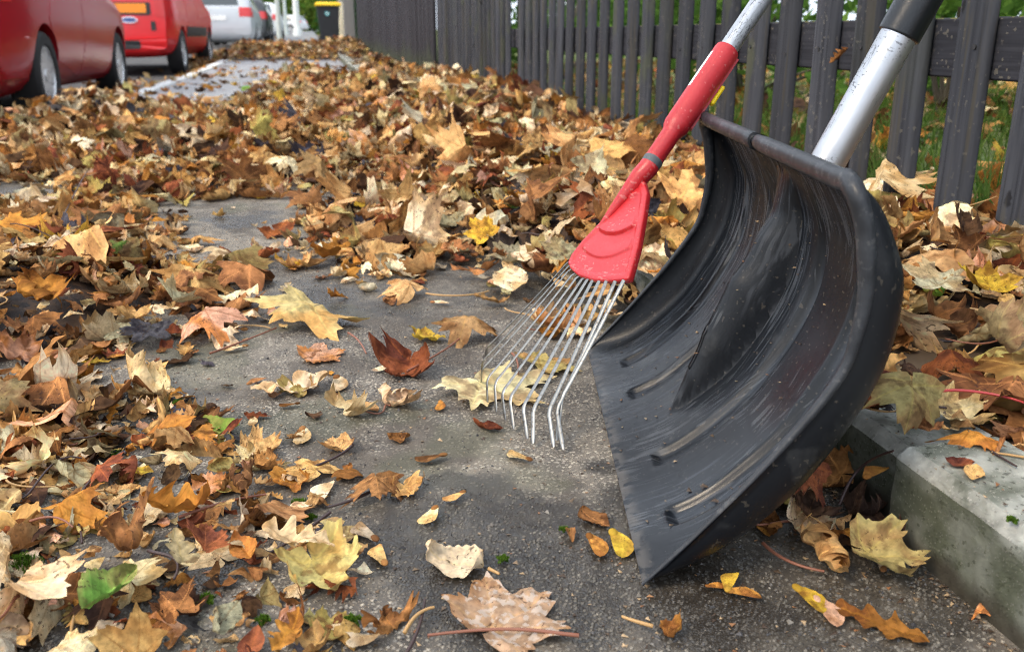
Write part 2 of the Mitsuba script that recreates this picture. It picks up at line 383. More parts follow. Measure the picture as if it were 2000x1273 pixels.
# blade of the shovel: uv = metres across the blade and along its curve
def blade_dust(uv):
    inside = smoothstep(0.016, 0.034, dr.minimum(uv.x, 0.567 - uv.x))
    s = fbm(uv.x * 430 + uv.y * 9, uv.y * 26, 0.0, 4)
    b = fbm(uv.x * 16, uv.y * 7, 3.0, 4)
    return inside * smoothstep(0.50, 0.72, s) * smoothstep(0.34, 0.62, b), s, b
def blade_color(p, n, uv):
    d, s, b = blade_dust(uv)
    c = mix(mi.Color3f(.0025, .0034, .0052), mi.Color3f(.006, .0078, .0112), b)
    c = mix(c, mi.Color3f(.080, .092, .112), 0.42 * d)
    for gc in (0.088, 0.200, 0.375, 0.480):  # channel dust, paled to a bluish sheen painted into the colour
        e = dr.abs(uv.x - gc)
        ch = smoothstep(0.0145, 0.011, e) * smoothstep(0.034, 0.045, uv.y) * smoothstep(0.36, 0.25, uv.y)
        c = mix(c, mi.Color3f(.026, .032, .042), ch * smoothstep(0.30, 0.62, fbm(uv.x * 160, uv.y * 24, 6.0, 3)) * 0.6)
    inside = smoothstep(0.016, 0.034, dr.minimum(uv.x, 0.567 - uv.x))
    wear = smoothstep(0.60, 0.68, fbm(uv.x * 20 + 4, uv.y * 13, 8.0, 4)) * smoothstep(0.5, 0.58, s) * smoothstep(0.016, 0.034, dr.minimum(uv.x, 0.567 - uv.x))
    c = mix(c, mi.Color3f(.105, .112, .122), 0.36 * wear)
    for q in range(2):
        a = (0.16, -0.22)[q]
        su, sv = uv.x * math.cos(a) - uv.y * math.sin(a), uv.x * math.sin(a) + uv.y * math.cos(a)
        sc = smoothstep(0.80, 0.86, noise(su * 700 + q * 7, sv * 42, q * 3.0)) * smoothstep(0.50, 0.66, noise(su * 22, sv * 14, q * 5.0 + 2)) * inside
        c = mix(c, mi.Color3f(.10, .11, .125), 0.30 * sc * smoothstep(0.022, 0.034, dr.abs(uv.x - 0.2835)))
    lip = smoothstep(0.016, 0.002, uv.y) * smoothstep(0.35, 0.6, fbm(uv.x * 120, uv.y * 120, 0.0, 3))
    c = mix(c, mi.Color3f(.09, .08, .07), 0.6 * lip)
    fl = smoothstep(0.86, 0.89, noise(p.x * 330, p.y * 330, p.z * 330))
    sm = smoothstep(0.66, 0.78, fbm(p.x * 26, p.y * 26, p.z * 26, 5))
    c = mix(c, mi.Color3f(.070, .072, .072), 0.26 * sm * (0.4 + 0.6 * noise(p.x * 300, p.y * 300, p.z * 300)))
    return mix(c, mi.Color3f(.10, .085, .065), 0.35 * fl)
def blade_rough(p, n, uv):
    d, s, b = blade_dust(uv)
    damp = smoothstep(0.5, 0.62, fbm(uv.x * 8 + 2, uv.y * 5, 1.0, 3))
    return dr.clip(0.40 + 0.22 * d - 0.15 * damp + 0.16 * (s - 0.5), 0.22, 0.85)
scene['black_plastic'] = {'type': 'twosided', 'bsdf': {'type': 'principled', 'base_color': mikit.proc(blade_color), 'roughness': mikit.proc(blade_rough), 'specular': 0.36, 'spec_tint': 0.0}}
def rim_color(p, n, uv):
    f = fbm(p.x * 90, p.y * 90, p.z * 90, 4)
    c = mix(mi.Color3f(.009, .0105, .0135), mi.Color3f(.036, .040, .047), f)
    return mix(c, mi.Color3f(.09, .09, .09), 0.4 * smoothstep(0.60, 0.72, fbm(p.x * 260, p.y * 260, p.z * 260, 3)) * smoothstep(0.4, 0.6, f))
pr('rim_plastic', mikit.proc(rim_color), 0.42, specular=0.4)
def socket_color(p, n, uv):
    f = fbm(p.x * 30, p.y * 30, p.z * 30, 4)
    c = mix(mi.Color3f(.005, .0055, .0065), mi.Color3f(.011, .012, .014), f)
    return mix(c, mi.Color3f(.07, .07, .07), 0.3 * smoothstep(0.62, 0.72, fbm(p.x * 300, p.y * 300, p.z * 120, 3)) * smoothstep(0.4, 0.65, f))
pr('socket_plastic', mikit.proc(socket_color), 0.45)
pr('sleeve_plastic', (.005, .0065, .009), 0.3)

def alu_scratch(uv):
    a = smoothstep(0.70, 0.78, noise(uv.x * 1400, uv.y * 160, 0.0)) * smoothstep(0.48, 0.62, noise(uv.x * 60, uv.y * 30, 5.0))
    b = smoothstep(0.78, 0.84, noise(uv.x * 420, uv.y * 900, 3.0)) * smoothstep(0.5, 0.65, noise(uv.x * 40, uv.y * 18, 8.0))
    return dr.maximum(a, b)
def alu_color(p, n, uv):
    f = fbm(uv.x * 70, uv.y * 14, 0.0, 4)
    return mix(mix(mi.Color3f(.40, .42, .45), mi.Color3f(.58, .59, .61), f), mi.Color3f(.12, .12, .13), 0.75 * alu_scratch(uv))
scene['aluminium'] = {'type': 'twosided', 'bsdf': {'type': 'principled', 'base_color': mikit.proc(alu_color), 'metallic': 0.9, 'roughness': mikit.proc(lambda p, n, uv: 0.28 + 0.2 * fbm(uv.x * 200, uv.y * 20, 0.0, 3)), 'specular': 0.5}}

def red_color(p, n, uv):
    f = fbm(p.x * 40, p.y * 40, p.z * 40, 4)
    c = mix(mi.Color3f(.36, .010, .015), mi.Color3f(.46, .020, .024), f)
    s = smoothstep(0.66, 0.74, noise(p.x * 520 + p.y * 300, p.y * 170 - p.z * 200, p.z * 380)) * smoothstep(0.46, 0.6, noise(p.x * 60, p.y * 60, p.z * 60))
    sp = 0.5 * smoothstep(0.82, 0.88, noise(p.x * 700, p.y * 420, p.z * 420)) * smoothstep(0.35, 0.6, f)
    return mix(c, mi.Color3f(.52, .24, .22), 0.30 * dr.maximum(s, sp))
pr('red_plastic', mikit.proc(red_color), 0.36)
def red2_color(p, n, uv):
    f = fbm(p.x * 50, p.y * 50, p.z * 50, 4)
    return mix(mix(mi.Color3f(.34, .012, .018), mi.Color3f(.43, .022, .028), f), mi.Color3f(.5, .2, .18), 0.35 * smoothstep(0.84, 0.88, noise(p.x * 300, p.y * 300, p.z * 300)))
pr('red_sleeve', mikit.proc(red2_color), 0.42)
pr('grey_rubber', (.075, .085, .095), 0.6)
pr('yellow_plastic', (.75, .55, .01), 0.4)
pr('white_label', (.78, .78, .77), 0.5)
def steel_color(p, n, uv):
    f = fbm(p.x * 120, p.y * 120, p.z * 120, 4)
    c = mix(mi.Color3f(.20, .205, .20), mi.Color3f(.33, .33, .315), f)
    return mix(c, mi.Color3f(.12, .10, .08), 0.6 * smoothstep(0.60, 0.72, fbm(p.x * 320, p.y * 320, p.z * 320, 3)))
scene['steel'] = {'type': 'twosided', 'bsdf': {'type': 'principled', 'base_color': mikit.proc(steel_color), 'metallic': 0.9, 'roughness': 0.36}}

pr('paint_red', (.32, .006, .012), 0.2, clearcoat=1.0, clearcoat_gloss=0.95)
pr('paint_van', (.62, .008, .011), 0.26, clearcoat=1.0, clearcoat_gloss=0.95)
pr('paint_silver', (.48, .51, .54), 0.3, metallic=0.2, clearcoat=1.0)
pr('paint_dark', (.022, .026, .03), 0.3, clearcoat=1.0)
pr('paint_white', (.62, .65, .67), 0.35, clearcoat=1.0)
pr('car_glass', (.035, .045, .05), 0.06, specular=0.8)
pr('tyre_rubber', (.014, .014, .015), 0.75)
pr('wheel_silver', (.62, .63, .64), 0.35, metallic=0.5)
pr('trim_black', (.02, .021, .023), 0.55)
pr('chrome', (.75, .77, .8), 0.15, metallic=1.0)
pr('badge_blue', (.03, .08, .25), 0.3)
pr('lamp_red', (.55, .02, .02), 0.18, clearcoat=1.0)
pr('lamp_amber', (.75, .26, .02), 0.25)
pr('plate_reflection', (.85, .27, .02), 0.45)  # the orange is a reflection painted into the plate colour
pr('plate_white', (.75, .76, .75), 0.45)
pr('bin_black', (.02, .022, .026), 0.5)
pr('bin_yellow', (.80, .52, .01), 0.45)
pr('sticker_teal', (.10, .38, .42), 0.5)
pr('cream_render', (.72, .66, .50), 0.85)
pr('grey_post', (.16, .155, .15), 0.85)
pr('pole_grey', (.52, .58, .55), 0.5)
pr('pole_white', (.75, .78, .75), 0.5)
def kerb_far(p, n, uv):
    return mix(mi.Color3f(.38, .39, .38), mi.Color3f(.55, .55, .53), fbm(p.x * 10, p.y * 10, 0.0, 3))
pr('kerb_far', mikit.proc(kerb_far), 0.8)
def bark(p, n, uv):
    return mix(mi.Color3f(.07, .055, .045), mi.Color3f(.2, .165, .13), fbm(p.x * 12, p.y * 12, p.z * 3, 4))
pr('bark', mikit.proc(bark), 0.9)

def foliage_mat(name, a, b, tr=0.9):
    def fn(p, n, uv):
        h = cell_rand(dr.floor(uv.x), 2)
        return mix(mi.Color3f(*a), mi.Color3f(*b), h * (0.6 + 0.4 * cell_rand(dr.floor(uv.x), 5)))
    scene[name] = {'type': 'principledthin', 'base_color': mikit.proc(fn), 'roughness': 0.5, 'diff_trans': tr, 'spec_trans': 0.0, 'eta': 1.4}
foliage_mat('grass_material', (.055, .125, .02), (.22, .30, .075))
foliage_mat('shrub_material', (.06, .135, .025), (.20, .36, .07))
foliage_mat('tree_material', (.08, .20, .03), (.42, .50, .10))
foliage_mat('hedge_material', (.012, .055, .015), (.05, .14, .035))
foliage_mat('moss_material', (.035, .08, .008), (.11, .18, .025), 0.4)
def crumb_fn(p, n, uv):
    h, g = cell_rand(dr.floor(uv.x), 2), cell_rand(dr.floor(uv.x), 3)
    c = mix(mi.Color3f(.045, .028, .018), mi.Color3f(.46, .32, .18), h * h * h)
    return mix(c, mi.Color3f(.34, .14, .05), smoothstep(0.85, 0.92, g) * 0.6)
pr('crumb_material', mikit.proc(crumb_fn), 0.6)
def grit_fn(p, n, uv):
    h, g = cell_rand(dr.floor(uv.x), 2), cell_rand(dr.floor(uv.x), 3)
    return mix(mi.Color3f(.05, .05, .055), mi.Color3f(.36, .32, .26), h * h * g)
pr('grit_material', mikit.proc(grit_fn), 0.6)

# ---------------------------------------------------------------- ground, pavement, road, kerbs
R0 = np.random.default_rng(11)
ys = np.r_[np.linspace(-2, 8, 41), np.linspace(8.5, 80, 90)]
struct('ground')
put('ground', grid_sheet(np.linspace(-250, 250, 26), np.r_[-120, -40, np.linspace(-2, 90, 60), 160, 300, 600], lambda x, y: zg(y) - 0.30), 'soil')
struct('road', 'dark asphalt road beside the pavement')
put('road', grid_sheet(np.linspace(-9, -1.325, 12), ys, lambda x, y: zg(y) - 0.16), 'road_asphalt')
struct('pavement', 'grey asphalt pavement partly covered with autumn leaves')
near_y = np.linspace(-0.6, 5.0, 113)
def pave_z(x, y):
    return zg(y) + 0.004 * (meshkit.fbm(np.stack([x * 3.5, y * 3.5, x * 0], -1), 3, 5) - 0.5) - 0.002
put('pavement', grid_sheet(np.linspace(-1.2, 0.485, 60), np.r_[-2, near_y], pave_z), 'asphalt', smooth=True)
put('pavement__far_surface', grid_sheet(np.linspace(-1.2, 0.485, 12), np.r_[5.0, np.linspace(5.5, 80, 90)], pave_z), 'far_asphalt', smooth=True)
labels['pavement__far_surface'] = {'label': 'smoother blue-grey asphalt farther along the pavement'}

def kerb_block(x0, x1, y0, y1, z0, z1, ch, seed, amp=0.0020, fine=True):
    b = hull([(x0, y, z) for y in (y0 + ch * .5, y1 - ch * .5) for z in (z0, z1 - ch)] + [(x0 + ch, y, z1) for y in (y0 + ch * .5, y1 - ch * .5)] + [(x0 + ch * .6, y, z) for y in (y0, y1) for z in (z0, z1 - ch * .7)] +
             [(x1, y, z) for y in (y0, y1) for z in (z0, z1 - ch * .5)] + [(x1 - ch * .5, y, z1) for y in (y0 + ch * .4, y1 - ch * .4)] + [(x0 + ch * 1.1, y, z1 - ch * .25) for y in (y0, y1)])
    if not fine:
        return b
    m = to_manifold(b).refine_to_length(0.012)
    b = from_manifold(m)
    v = np.array(b.vertices)
    nz = meshkit.fbm(v * 55, 3, seed) - 0.5
    big = meshkit.noise(v * 18, seed + 3) - 0.5
    c = v.mean(0)
    d = v - c
    d[:, 1] *= 0.1
    d /= np.linalg.norm(d, axis=1, keepdims=True)
    b.vertices = v + d * (nz * 2 * amp + big * 1.6 * amp)[:, None]
    return b
struct('kerb', 'weathered grey concrete kerb between pavement and fence')
edges = [-1.36, -0.352, 0.648] + [0.656 + k for k in range(1, 20)]
for k in range(len(edges) - 1):
    y0, y1 = edges[k] + 0.003, edges[k + 1] - 0.003
    dx, dz = [(0.0, 0.0), (0.0, 0.0), (0.018, -0.012)][k] if k < 3 else (R0.normal(0, .003), R0.normal(0, .002))
    z = float(zg((y0 + y1) / 2))
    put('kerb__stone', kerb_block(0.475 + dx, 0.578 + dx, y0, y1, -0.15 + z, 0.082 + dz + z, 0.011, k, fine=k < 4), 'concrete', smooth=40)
struct('road_kerb', 'pale kerb along the road side of the pavement')
for k in range(24):
    y0, y1 = -2 + k * 1.5, -2 + (k + 1) * 1.5
    z = float(zg(y1))
    put('road_kerb__stone', kerb_block(-1.325, -1.2, y0 + .003, y1 - .003, -0.35 + z, 0.007 + z, 0.015, k, fine=False), 'kerb_far', smooth=40)
# soil strip under the fence and the garden beyond
def soil_z(x, y):
    return zg(y) + 0.055 + 0.05 * np.clip((x - 0.6) / 0.5, 0, 1) + 0.03 * (meshkit.fbm(np.stack([x * 3, y * 3, x * 0], -1), 3, 2) - 0.5)
struct('soil_strip')
put('soil_strip', grid_sheet(np.linspace(0.57, 1.12, 12), np.r_[np.linspace(-1, 8, 46), np.linspace(8.5, 40, 40)], soil_z), 'soil', smooth=True)
def lawn_z(x, y):
    return soil_z(np.full_like(x, 1.12), y) + 0.02 * np.clip(x - 1.12, 0, 4) + 0.05 * (meshkit.fbm(np.stack([x, y, x * 0], -1), 3, 8) - 0.5) * np.clip(x - 1.12, 0, 1)
struct('lawn', 'rough green lawn behind the picket fence')
put('lawn', grid_sheet(np.r_[np.linspace(1.12, 6, 30), np.linspace(7, 40, 20)], np.r_[np.linspace(-1, 12, 50), np.linspace(13, 80, 40)], lawn_z), 'lawn_material', smooth=True)

# ---------------------------------------------------------------- picket fence
FX = 1.0
def picket(yc, w, z0, z1, seed):
    r = np.random.default_rng(seed)
    def ring(ins, x, rb=0.014):
        h = w / 2 - ins
        a, b = z0 + ins * 0.6, z1 - ins * 0.6
        pts = []
        for (cy, cz, s0) in ((-h + rb, a + rb, 180), (h - rb, a + rb, 270), (h - rb, b - rb, 0), (-h + rb, b - rb, 90)):
            for q in range(0, 91, 30):
                t = math.radians(s0 + q)
                pts.append((x, cy + rb * math.cos(t), cz + rb * math.sin(t)))
        return pts
    t = 0.019
    m = hull(ring(0.017, FX) + ring(0.0065, FX + 0.0028) + ring(0.0015, FX + 0.008) + ring(0, FX + 0.013) + ring(0, FX + t - 0.003) + ring(0.003, FX + t))
    tilt = r.normal(0, 0.25)
    M = np.eye(4)
    M[:3, :3] = rot([1, 0, 0], tilt) @ rot([0, 1, 0], r.normal(0, 0.25))
    m.apply_translation((-FX, 0, -0.4))
    m.apply_transform(M)
    m.apply_translation((FX + r.normal(0, 0.0012), yc, 0.4))
    return m
def fence_section(key, lab, y0, y1, first, pitch, n):
    thing(key, lab, 'fence')
    for k, zz in enumerate((0.352, 1.12)):
        put(key + '__rail', rbox(FX + 0.0212, FX + 0.055, y0, y1, zz, zz + 0.093, 0.004), 'rail_wood', smooth=40)
    for yp in (y0 + 0.05, y1 - 0.05):
        put(key + '__post', rbox(FX + 0.063, FX + 0.15, yp - 0.045, yp + 0.045, -0.25, 1.35, 0.006), 'rail_wood', smooth=40)
    for k in range(n):
        yc = first + pitch * k + R0.normal(0, 0.0028)
        z0 = 0.134 + R0.normal(0, 0.004) - (0.012 if yc > 4 else 0)
        pk = put(key + '__picket', picket(yc, (0.079 if n > 25 else 0.072) + R0.normal(0, .002), z0, 1.42 + R0.normal(0, .004), int(R0.integers(1 << 30))), 'fence_wood', smooth=55)
        if yc < 2.6:
            for zz in (0.385, 1.15):
                nl = trimesh.creation.cylinder(radius=0.0042, height=0.003, sections=10)
                nl.apply_transform(trimesh.transformations.rotation_matrix(math.pi / 2, [0, 1, 0]))
                nl.apply_translation((FX - 0.0006, yc + R0.normal(0, .012), zz + R0.normal(0, .012)))
                put(pk + '__nail', nl, 'trim_black')
fence_section('picket_fence', 'dark grey wooden picket fence behind the shovel, nearest section', 0.05, 4.735, 0.139, 0.1470, 31)
fence_section('picket_fence_001', 'dark picket fence section beyond the narrow gap in the fence', 4.80, 7.62, 4.868, 0.131, 21)
COUNT['picket_fence'] = 2
# solid board fence farther on
thing('board_fence', 'solid dark board fence beyond the pickets, green with algae at its foot', 'fence')
bs = []
for k in range(100):
    y = 7.68 + 0.12 * k
    z = float(zg(y))
    bs.append(box(FX - 0.012 + R0.normal(0, .002), FX + 0.012, y + .003, y + .117, 0.03 + z, 1.62 + z + R0.normal(0, .006)))
put('board_fence__board_panel', join(bs), 'board_wood')
labels['board_fence__board_panel'] = {'kind': 'stuff', 'label': 'row of upright dark boards too far away to tell apart'}
for k in range(6):
    y = 7.66 + 2.4 * k
    put('board_fence__post', box(FX + 0.02, FX + 0.12, y - .05, y + .05, -0.2, 1.6 + float(zg(y))), 'rail_wood')
thing('fence_post', 'thick weathered grey post at the far end of the board fence', 'post')
put('fence_post__shaft', rbox(0.80, 1.04, 21.55, 21.80, -0.1, 1.9, 0.02), 'grey_post', smooth=40)
put('fence_post__cap', rbox(0.78, 1.06, 21.53, 21.82, 1.9, 1.96, 0.01), 'grey_post', smooth=40)

# ---------------------------------------------------------------- cream pillar, wheelie bin, poles
def lathe(profile, n=32):
    return trimesh.creation.revolve(np.asarray(profile, float), sections=n)
Z26 = float(zg(26))
thing('gate_pillar', 'cream rendered gate pillar with a rounded grey cap beside the bin', 'pillar')
put('gate_pillar__shaft', rbox(0.86, 1.10, 26.4, 26.66, Z26 - .1, Z26 + 1.12, 0.02), 'cream_render', smooth=40)
cp = lathe([(0, .14), (.06, .13), (.11, .09), (.145, .03), (.15, 0), (0, 0)])
cp.apply_translation((0.98, 26.53, Z26 + 1.12))
put('gate_pillar__cap', cp, 'grey_post', smooth=40)
thing('wheelie_bin', 'black wheelie bin with a yellow lid on the far pavement', 'bin')
bx, by = 0.56, 25.6
put('wheelie_bin__body', hull([(bx + sx * w, by + sy * d, z) for z, w, d in ((Z26 + .10, .22, .24), (Z26 + .02, .20, .22), (Z26 + .96, .285, .34), (Z26 + .90, .28, .335)) for sx in (-1, 1) for sy in (-1, 1)]), 'bin_black', smooth=30)
put('wheelie_bin__rim', rbox(bx - .305, bx + .305, by - .36, by + .36, Z26 + .945, Z26 + .985, .012), 'bin_black', smooth=40)
put('wheelie_bin__lid', hull([(bx + sx * w, by + sy * d - .01, z) for z, w, d in ((Z26 + .988, .325, .375), (Z26 + 1.03, .325, .375), (Z26 + 1.075, .26, .31), (Z26 + 1.06, .30, .35)) for sx in (-1, 1) for sy in (-1, 1)]), 'bin_yellow', smooth=30)
put('wheelie_bin__handle', tube([(bx - .2, by + .40, Z26 + .95), (bx + .2, by + .40, Z26 + .95)], .018), 'bin_black', smooth=True)
for s in (-1, 1):
    wv = trimesh.creation.cylinder(radius=.10, height=.05, sections=24)
    wv.apply_transform(trimesh.transformations.rotation_matrix(math.pi / 2, [0, 1, 0]))
    wv.apply_translation((bx + s * .25, by + .24, Z26 + .10))
    put('wheelie_bin__wheel', wv, 'tyre_rubber', smooth=40)
dd = trimesh.creation.annulus(r_min=.03, r_max=.058, height=.004, sections=32)
dd.apply_transform(trimesh.transformations.rotation_matrix(math.pi / 2 - 0.11, [1, 0, 0]))
dd.apply_translation((bx - 0.03, by - .331, Z26 + .80))
put('wheelie_bin__sticker', dd, 'sticker_teal')
dd = trimesh.creation.cylinder(radius=.022, height=.004, sections=24)
dd.apply_transform(trimesh.transformations.rotation_matrix(math.pi / 2 - 0.11, [1, 0, 0]))
dd.apply_translation((bx - 0.03, by - .331, Z26 + .80))
put('wheelie_bin__sticker', dd, 'plate_white')
thing('street_pole', 'pale grey street pole standing at the far leaf bank', 'pole')
put('street_pole', tube([(-.62, 22.6, 0), (-.62, 22.6, 0.5), (-.62, 22.6, 4.5)], [.062, .056, .05], 20), 'pole_grey', smooth=40)
put('street_pole__base', tube([(-.62, 22.6, 0.0), (-.62, 22.6, 0.24)], [.10, .085], 20), 'pole_grey', smooth=40)
thing('street_pole_001', 'white pole far down the street in front of the trees', 'pole')
put('street_pole_001', tube([(-.50, 52, 0), (-.50, 52, 6)], [.16, .13], 16), 'pole_white', smooth=40)
put('street_pole_001__base', tube([(-.50, 52, 0.2), (-.50, 52, 0.7)], [.22, .2], 16), 'pole_white', smooth=40)
thing('street_pole_002', 'thin pale pole just left of the white pole far down the street', 'pole')
put('street_pole_002', tube([(-1.15, 56, 0), (-1.15, 56, 5)], [.10, .08], 12), 'pole_grey', smooth=40)
put('street_pole_002__base', tube([(-1.15, 56, 0.2), (-1.15, 56, 0.7)], [.14, .13], 12), 'pole_grey', smooth=40)

# ---------------------------------------------------------------- trees, shrubs, grass
def leaf_cloud(centers, radii, n, size, rng, flat=0.35):
    """leaf-sized quads through ellipsoids; uv.x = number of the leaf"""
    k = rng.integers(0, len(centers), n)
    d = rng.normal(size=(n, 3))
    d /= np.linalg.norm(d, axis=1, keepdims=True)
    rr = rng.random(n) ** 0.45
    p = centers[k] + d * radii[k] * rr[:, None]
    a = rng.normal(size=(n, 3)); a /= np.linalg.norm(a, axis=1, keepdims=True)
    b = np.cross(a, rng.normal(size=(n, 3))); b /= np.linalg.norm(b, axis=1, keepdims=True)
    s = size * rng.uniform(.6, 1.35, n)[:, None]
    v = np.stack([p - a * s, p + b * s * .45, p + a * s, p - b * s * .45], 1).reshape(-1, 3)
    i = np.arange(n) * 4
    f = np.vstack([np.stack([i, i + 1, i + 2], 1), np.stack([i, i + 2, i + 3], 1)])
    uv = np.repeat(np.stack([np.arange(n) + .5, np.full(n, .5)], 1), 4, 0)
    return tm(v, f), uv
def tree(key, lab, x, y, h, spread, n, size, mat, seed, group=None):
    r = np.random.default_rng(seed)
    thing(key, lab, 'tree', group)
    z = float(zg(y)) - 0.3
    th = h * 0.45
    path = [(x + r.normal(0, .06) * k, y, z + th * k / 5) for k in range(6)]
    parts = [tube(path, np.linspace(h * .03, h * .016, 6), 10)]
    top = np.array(path[-1])
    cs, rs = [], []
    for k in range(9):
        an = r.random() * 6.28
        e = top + np.array([math.cos(an) * spread * r.uniform(.2, .85), math.sin(an) * spread * r.uniform(.2, .85), h * r.uniform(-.12, .5)])
        mid = (top + e) / 2 + [0, 0, .3]
        parts.append(tube([top - [0, 0, th * r.uniform(0, .4)], mid, e], [h * .012, h * .007, h * .003], 6))
        cs.append(e); rs.append(np.array([spread * .42, spread * .42, h * .14]) * r.uniform(.7, 1.2))
    put(key + '__trunk', join(parts), 'bark', smooth=40)
    m, uv = leaf_cloud(np.array(cs), np.array(rs), n, size, r)
    put(key + '__crown', m, mat, uv=uv)
tree('tree', 'light green leafy tree at the end of the street behind the poles', -1.5, 62, 7, 3.2, 5200, .17, 'tree_material', 1)
tree('tree_001', 'yellowish tree over the far parked cars', -4.6, 58, 7.5, 3.2, 5200, .17, 'tree_material', 2)
tree('tree_002', 'dark green tree standing behind the wheelie bin', 2.2, 45, 7, 2.6, 5200, .15, 'hedge_material', 3)
tree('tree_003', 'green tree left behind the silver car', -9.5, 60, 8, 3.6, 5200, .19, 'tree_material', 4)
tree('tree_004', 'tall tree in the garden far behind the fence gap', 7.5, 22, 7.5, 3.0, 4500, .16, 'tree_material', 5)
tree('tree_005', 'leafy garden tree behind the nearest pickets', 8.5, 8.5, 6.5, 2.8, 4500, .14, 'tree_material', 6)
COUNT.update(tree=6)
def bush(key, lab, x, y, w, d, h, n, size, mat, seed, cat='shrub', z=None):
    r = np.random.default_rng(seed)
    thing(key, lab, cat)
    z = float(lawn_z(np.array([max(x, 1.2)]), np.array([y]))[0]) if z is None else z
    cs, rs = [], []
    for k in range(10):
        cs.append((x + r.uniform(-.5, .5) * w, y + r.uniform(-.5, .5) * d, z + h * r.uniform(.15, .8)))
        rs.append(np.array([w * .36, d * .36, h * .30]) * r.uniform(.8, 1.2))
    m, uv = leaf_cloud(np.array(cs), np.array(rs), n, size, r)
    put(key + '__foliage', m, mat, uv=uv)
    st = [tube([(x, y, z - .05), (c[0] * .5 + x * .5, c[1] * .5 + y * .5, (z + c[2]) / 2), c], [.012, .008, .004], 5) for c in np.array(cs)]
    put(key + '__stem', join(st), 'bark')
def hedge(key, lab, x0, x1, y0, y1, h, n, seed, size=.06, mat='hedge_material'):
    r = np.random.default_rng(seed)
    thing(key, lab, 'hedge')
    z = float(zg(y0))
    k = 40
    cs = np.stack([r.uniform(x0, x1, k), r.uniform(y0, y1, k), z + h * r.uniform(.1, .85, k)], 1)
    rs = np.tile([min((x1 - x0) * .6, 1.8), min((y1 - y0) * .6, 1.4), h * .3], (k, 1)) * r.uniform(.8, 1.2, (k, 1))
    m, uv = leaf_cloud(cs, rs, n, size, r)
    put(key + '__foliage', m, mat, uv=uv)
    put(key + '__stem', join([tube([(c[0], c[1], z - .3), c], [.02, .008], 5) for c in cs]), 'bark')
hedge('hedge', 'dark green hedge behind the bin and the cream pillar', 0.78, 1.5, 27.2, 44, 2.6, 9000, 20, .10)
hedge('hedge_001', 'green hedge closing the garden behind the picket fence', 5.2, 6.4, -1, 21, 3.3, 20000, 21, .10)
hedge('hedge_002', 'pale green bushes closing the street at the far end of the parked cars', -12, -1.2, 104, 106, 6.0, 9000, 22, .34, 'tree_material')
hedge('hedge_003', 'green roadside bushes behind the white pole', -1.5, 8, 106, 108, 6.5, 9000, 23, .34, 'tree_material')
COUNT.update(hedge=4)
for k, (x, y, w, d, h, n, lab) in enumerate([
        (2.1, 2.15, .50, .55, .62, 1500, 'bright green leafy shrub behind the pickets left of the shovel handle'),
        (2.3, 3.1, .7, .8, .75, 1700, 'green shrub behind the fence above the red rake sleeve'),
        (3.0, 1.9, .9, .7, .8, 1700, 'low green shrub on the lawn behind the nearest pickets'),
        (2.2, 4.6, 1.0, 1.1, .9, 1700, 'green shrub behind the middle of the picket fence'),
        (2.0, 7.4, 1.0, 1.4, 1.0, 1700, 'light green shrub seen through the gap in the fence'),
        (4.2, 2.6, 1.4, 1.4, 1.1, 2000, 'larger green shrub farther back on the lawn')]):
    bush('garden_shrub' + (f'_{k:03d}' if k else ''), lab, x, y, w, d, h, n, .032 if k < 3 else .045, 'shrub_material', 40 + k)
COUNT.update(garden_shrub=6)
def blades(n, rng, place, hmin, hmax, w):
    p = place(n)
    h = rng.uniform(hmin, hmax, n)
    a = rng.random(n) * 6.283
    lean = rng.uniform(.1, .9, n)
    dx, dy = np.cos(a), np.sin(a)
    t = np.array([0, .4, .75, 1.0])
    wd = np.array([1, .85, .5, .08])
    off = (t ** 2)[None] * (lean * h)[:, None]
    z = t[None] * h[:, None] * (1 - .25 * lean[:, None] * t[None])
    cx = p[:, 0, None] + off * dx[:, None]; cy = p[:, 1, None] + off * dy[:, None]; cz = p[:, 2, None] + z
    px, py = -dy[:, None] * wd[None] * w, dx[:, None] * wd[None] * w
    v = np.stack([np.stack([cx - px, cy - py, cz], -1), np.stack([cx + px, cy + py, cz], -1)], 2).reshape(n, 8, 3)
    b = np.arange(n)[:, None] * 8
    f = np.concatenate([np.stack([b + 2 * k, b + 2 * k + 1, b + 2 * k + 3], -1) for k in range(3)] + [np.stack([b + 2 * k, b + 2 * k + 3, b + 2 * k + 2], -1) for k in range(3)], 1).reshape(-1, 3)
    uv = np.repeat(np.stack([np.arange(n) + .5, np.full(n, .5)], 1), 8, 0)
    return tm(v.reshape(-1, 3), f), uv
rg = np.random.default_rng(5)
def lawn_place(n):
    x = 1.08 + 4.2 * rg.random(n) ** 1.7
    y = rg.uniform(.2, 11, n)
    y = np.where(rg.random(n) < .6, rg.uniform(.5, 4, n), y)
    return np.stack([x, y, np.where(x < 1.12, soil_z(x, y), lawn_z(x, y)) - .004], 1)
m, uv = blades(26000, rg, lawn_place, .03, .11, .0022)
put('grass', m, 'grass_material', uv=uv)
thing('grass', 'green grass blades growing on the lawn behind the fence', 'grass', kind='stuff')

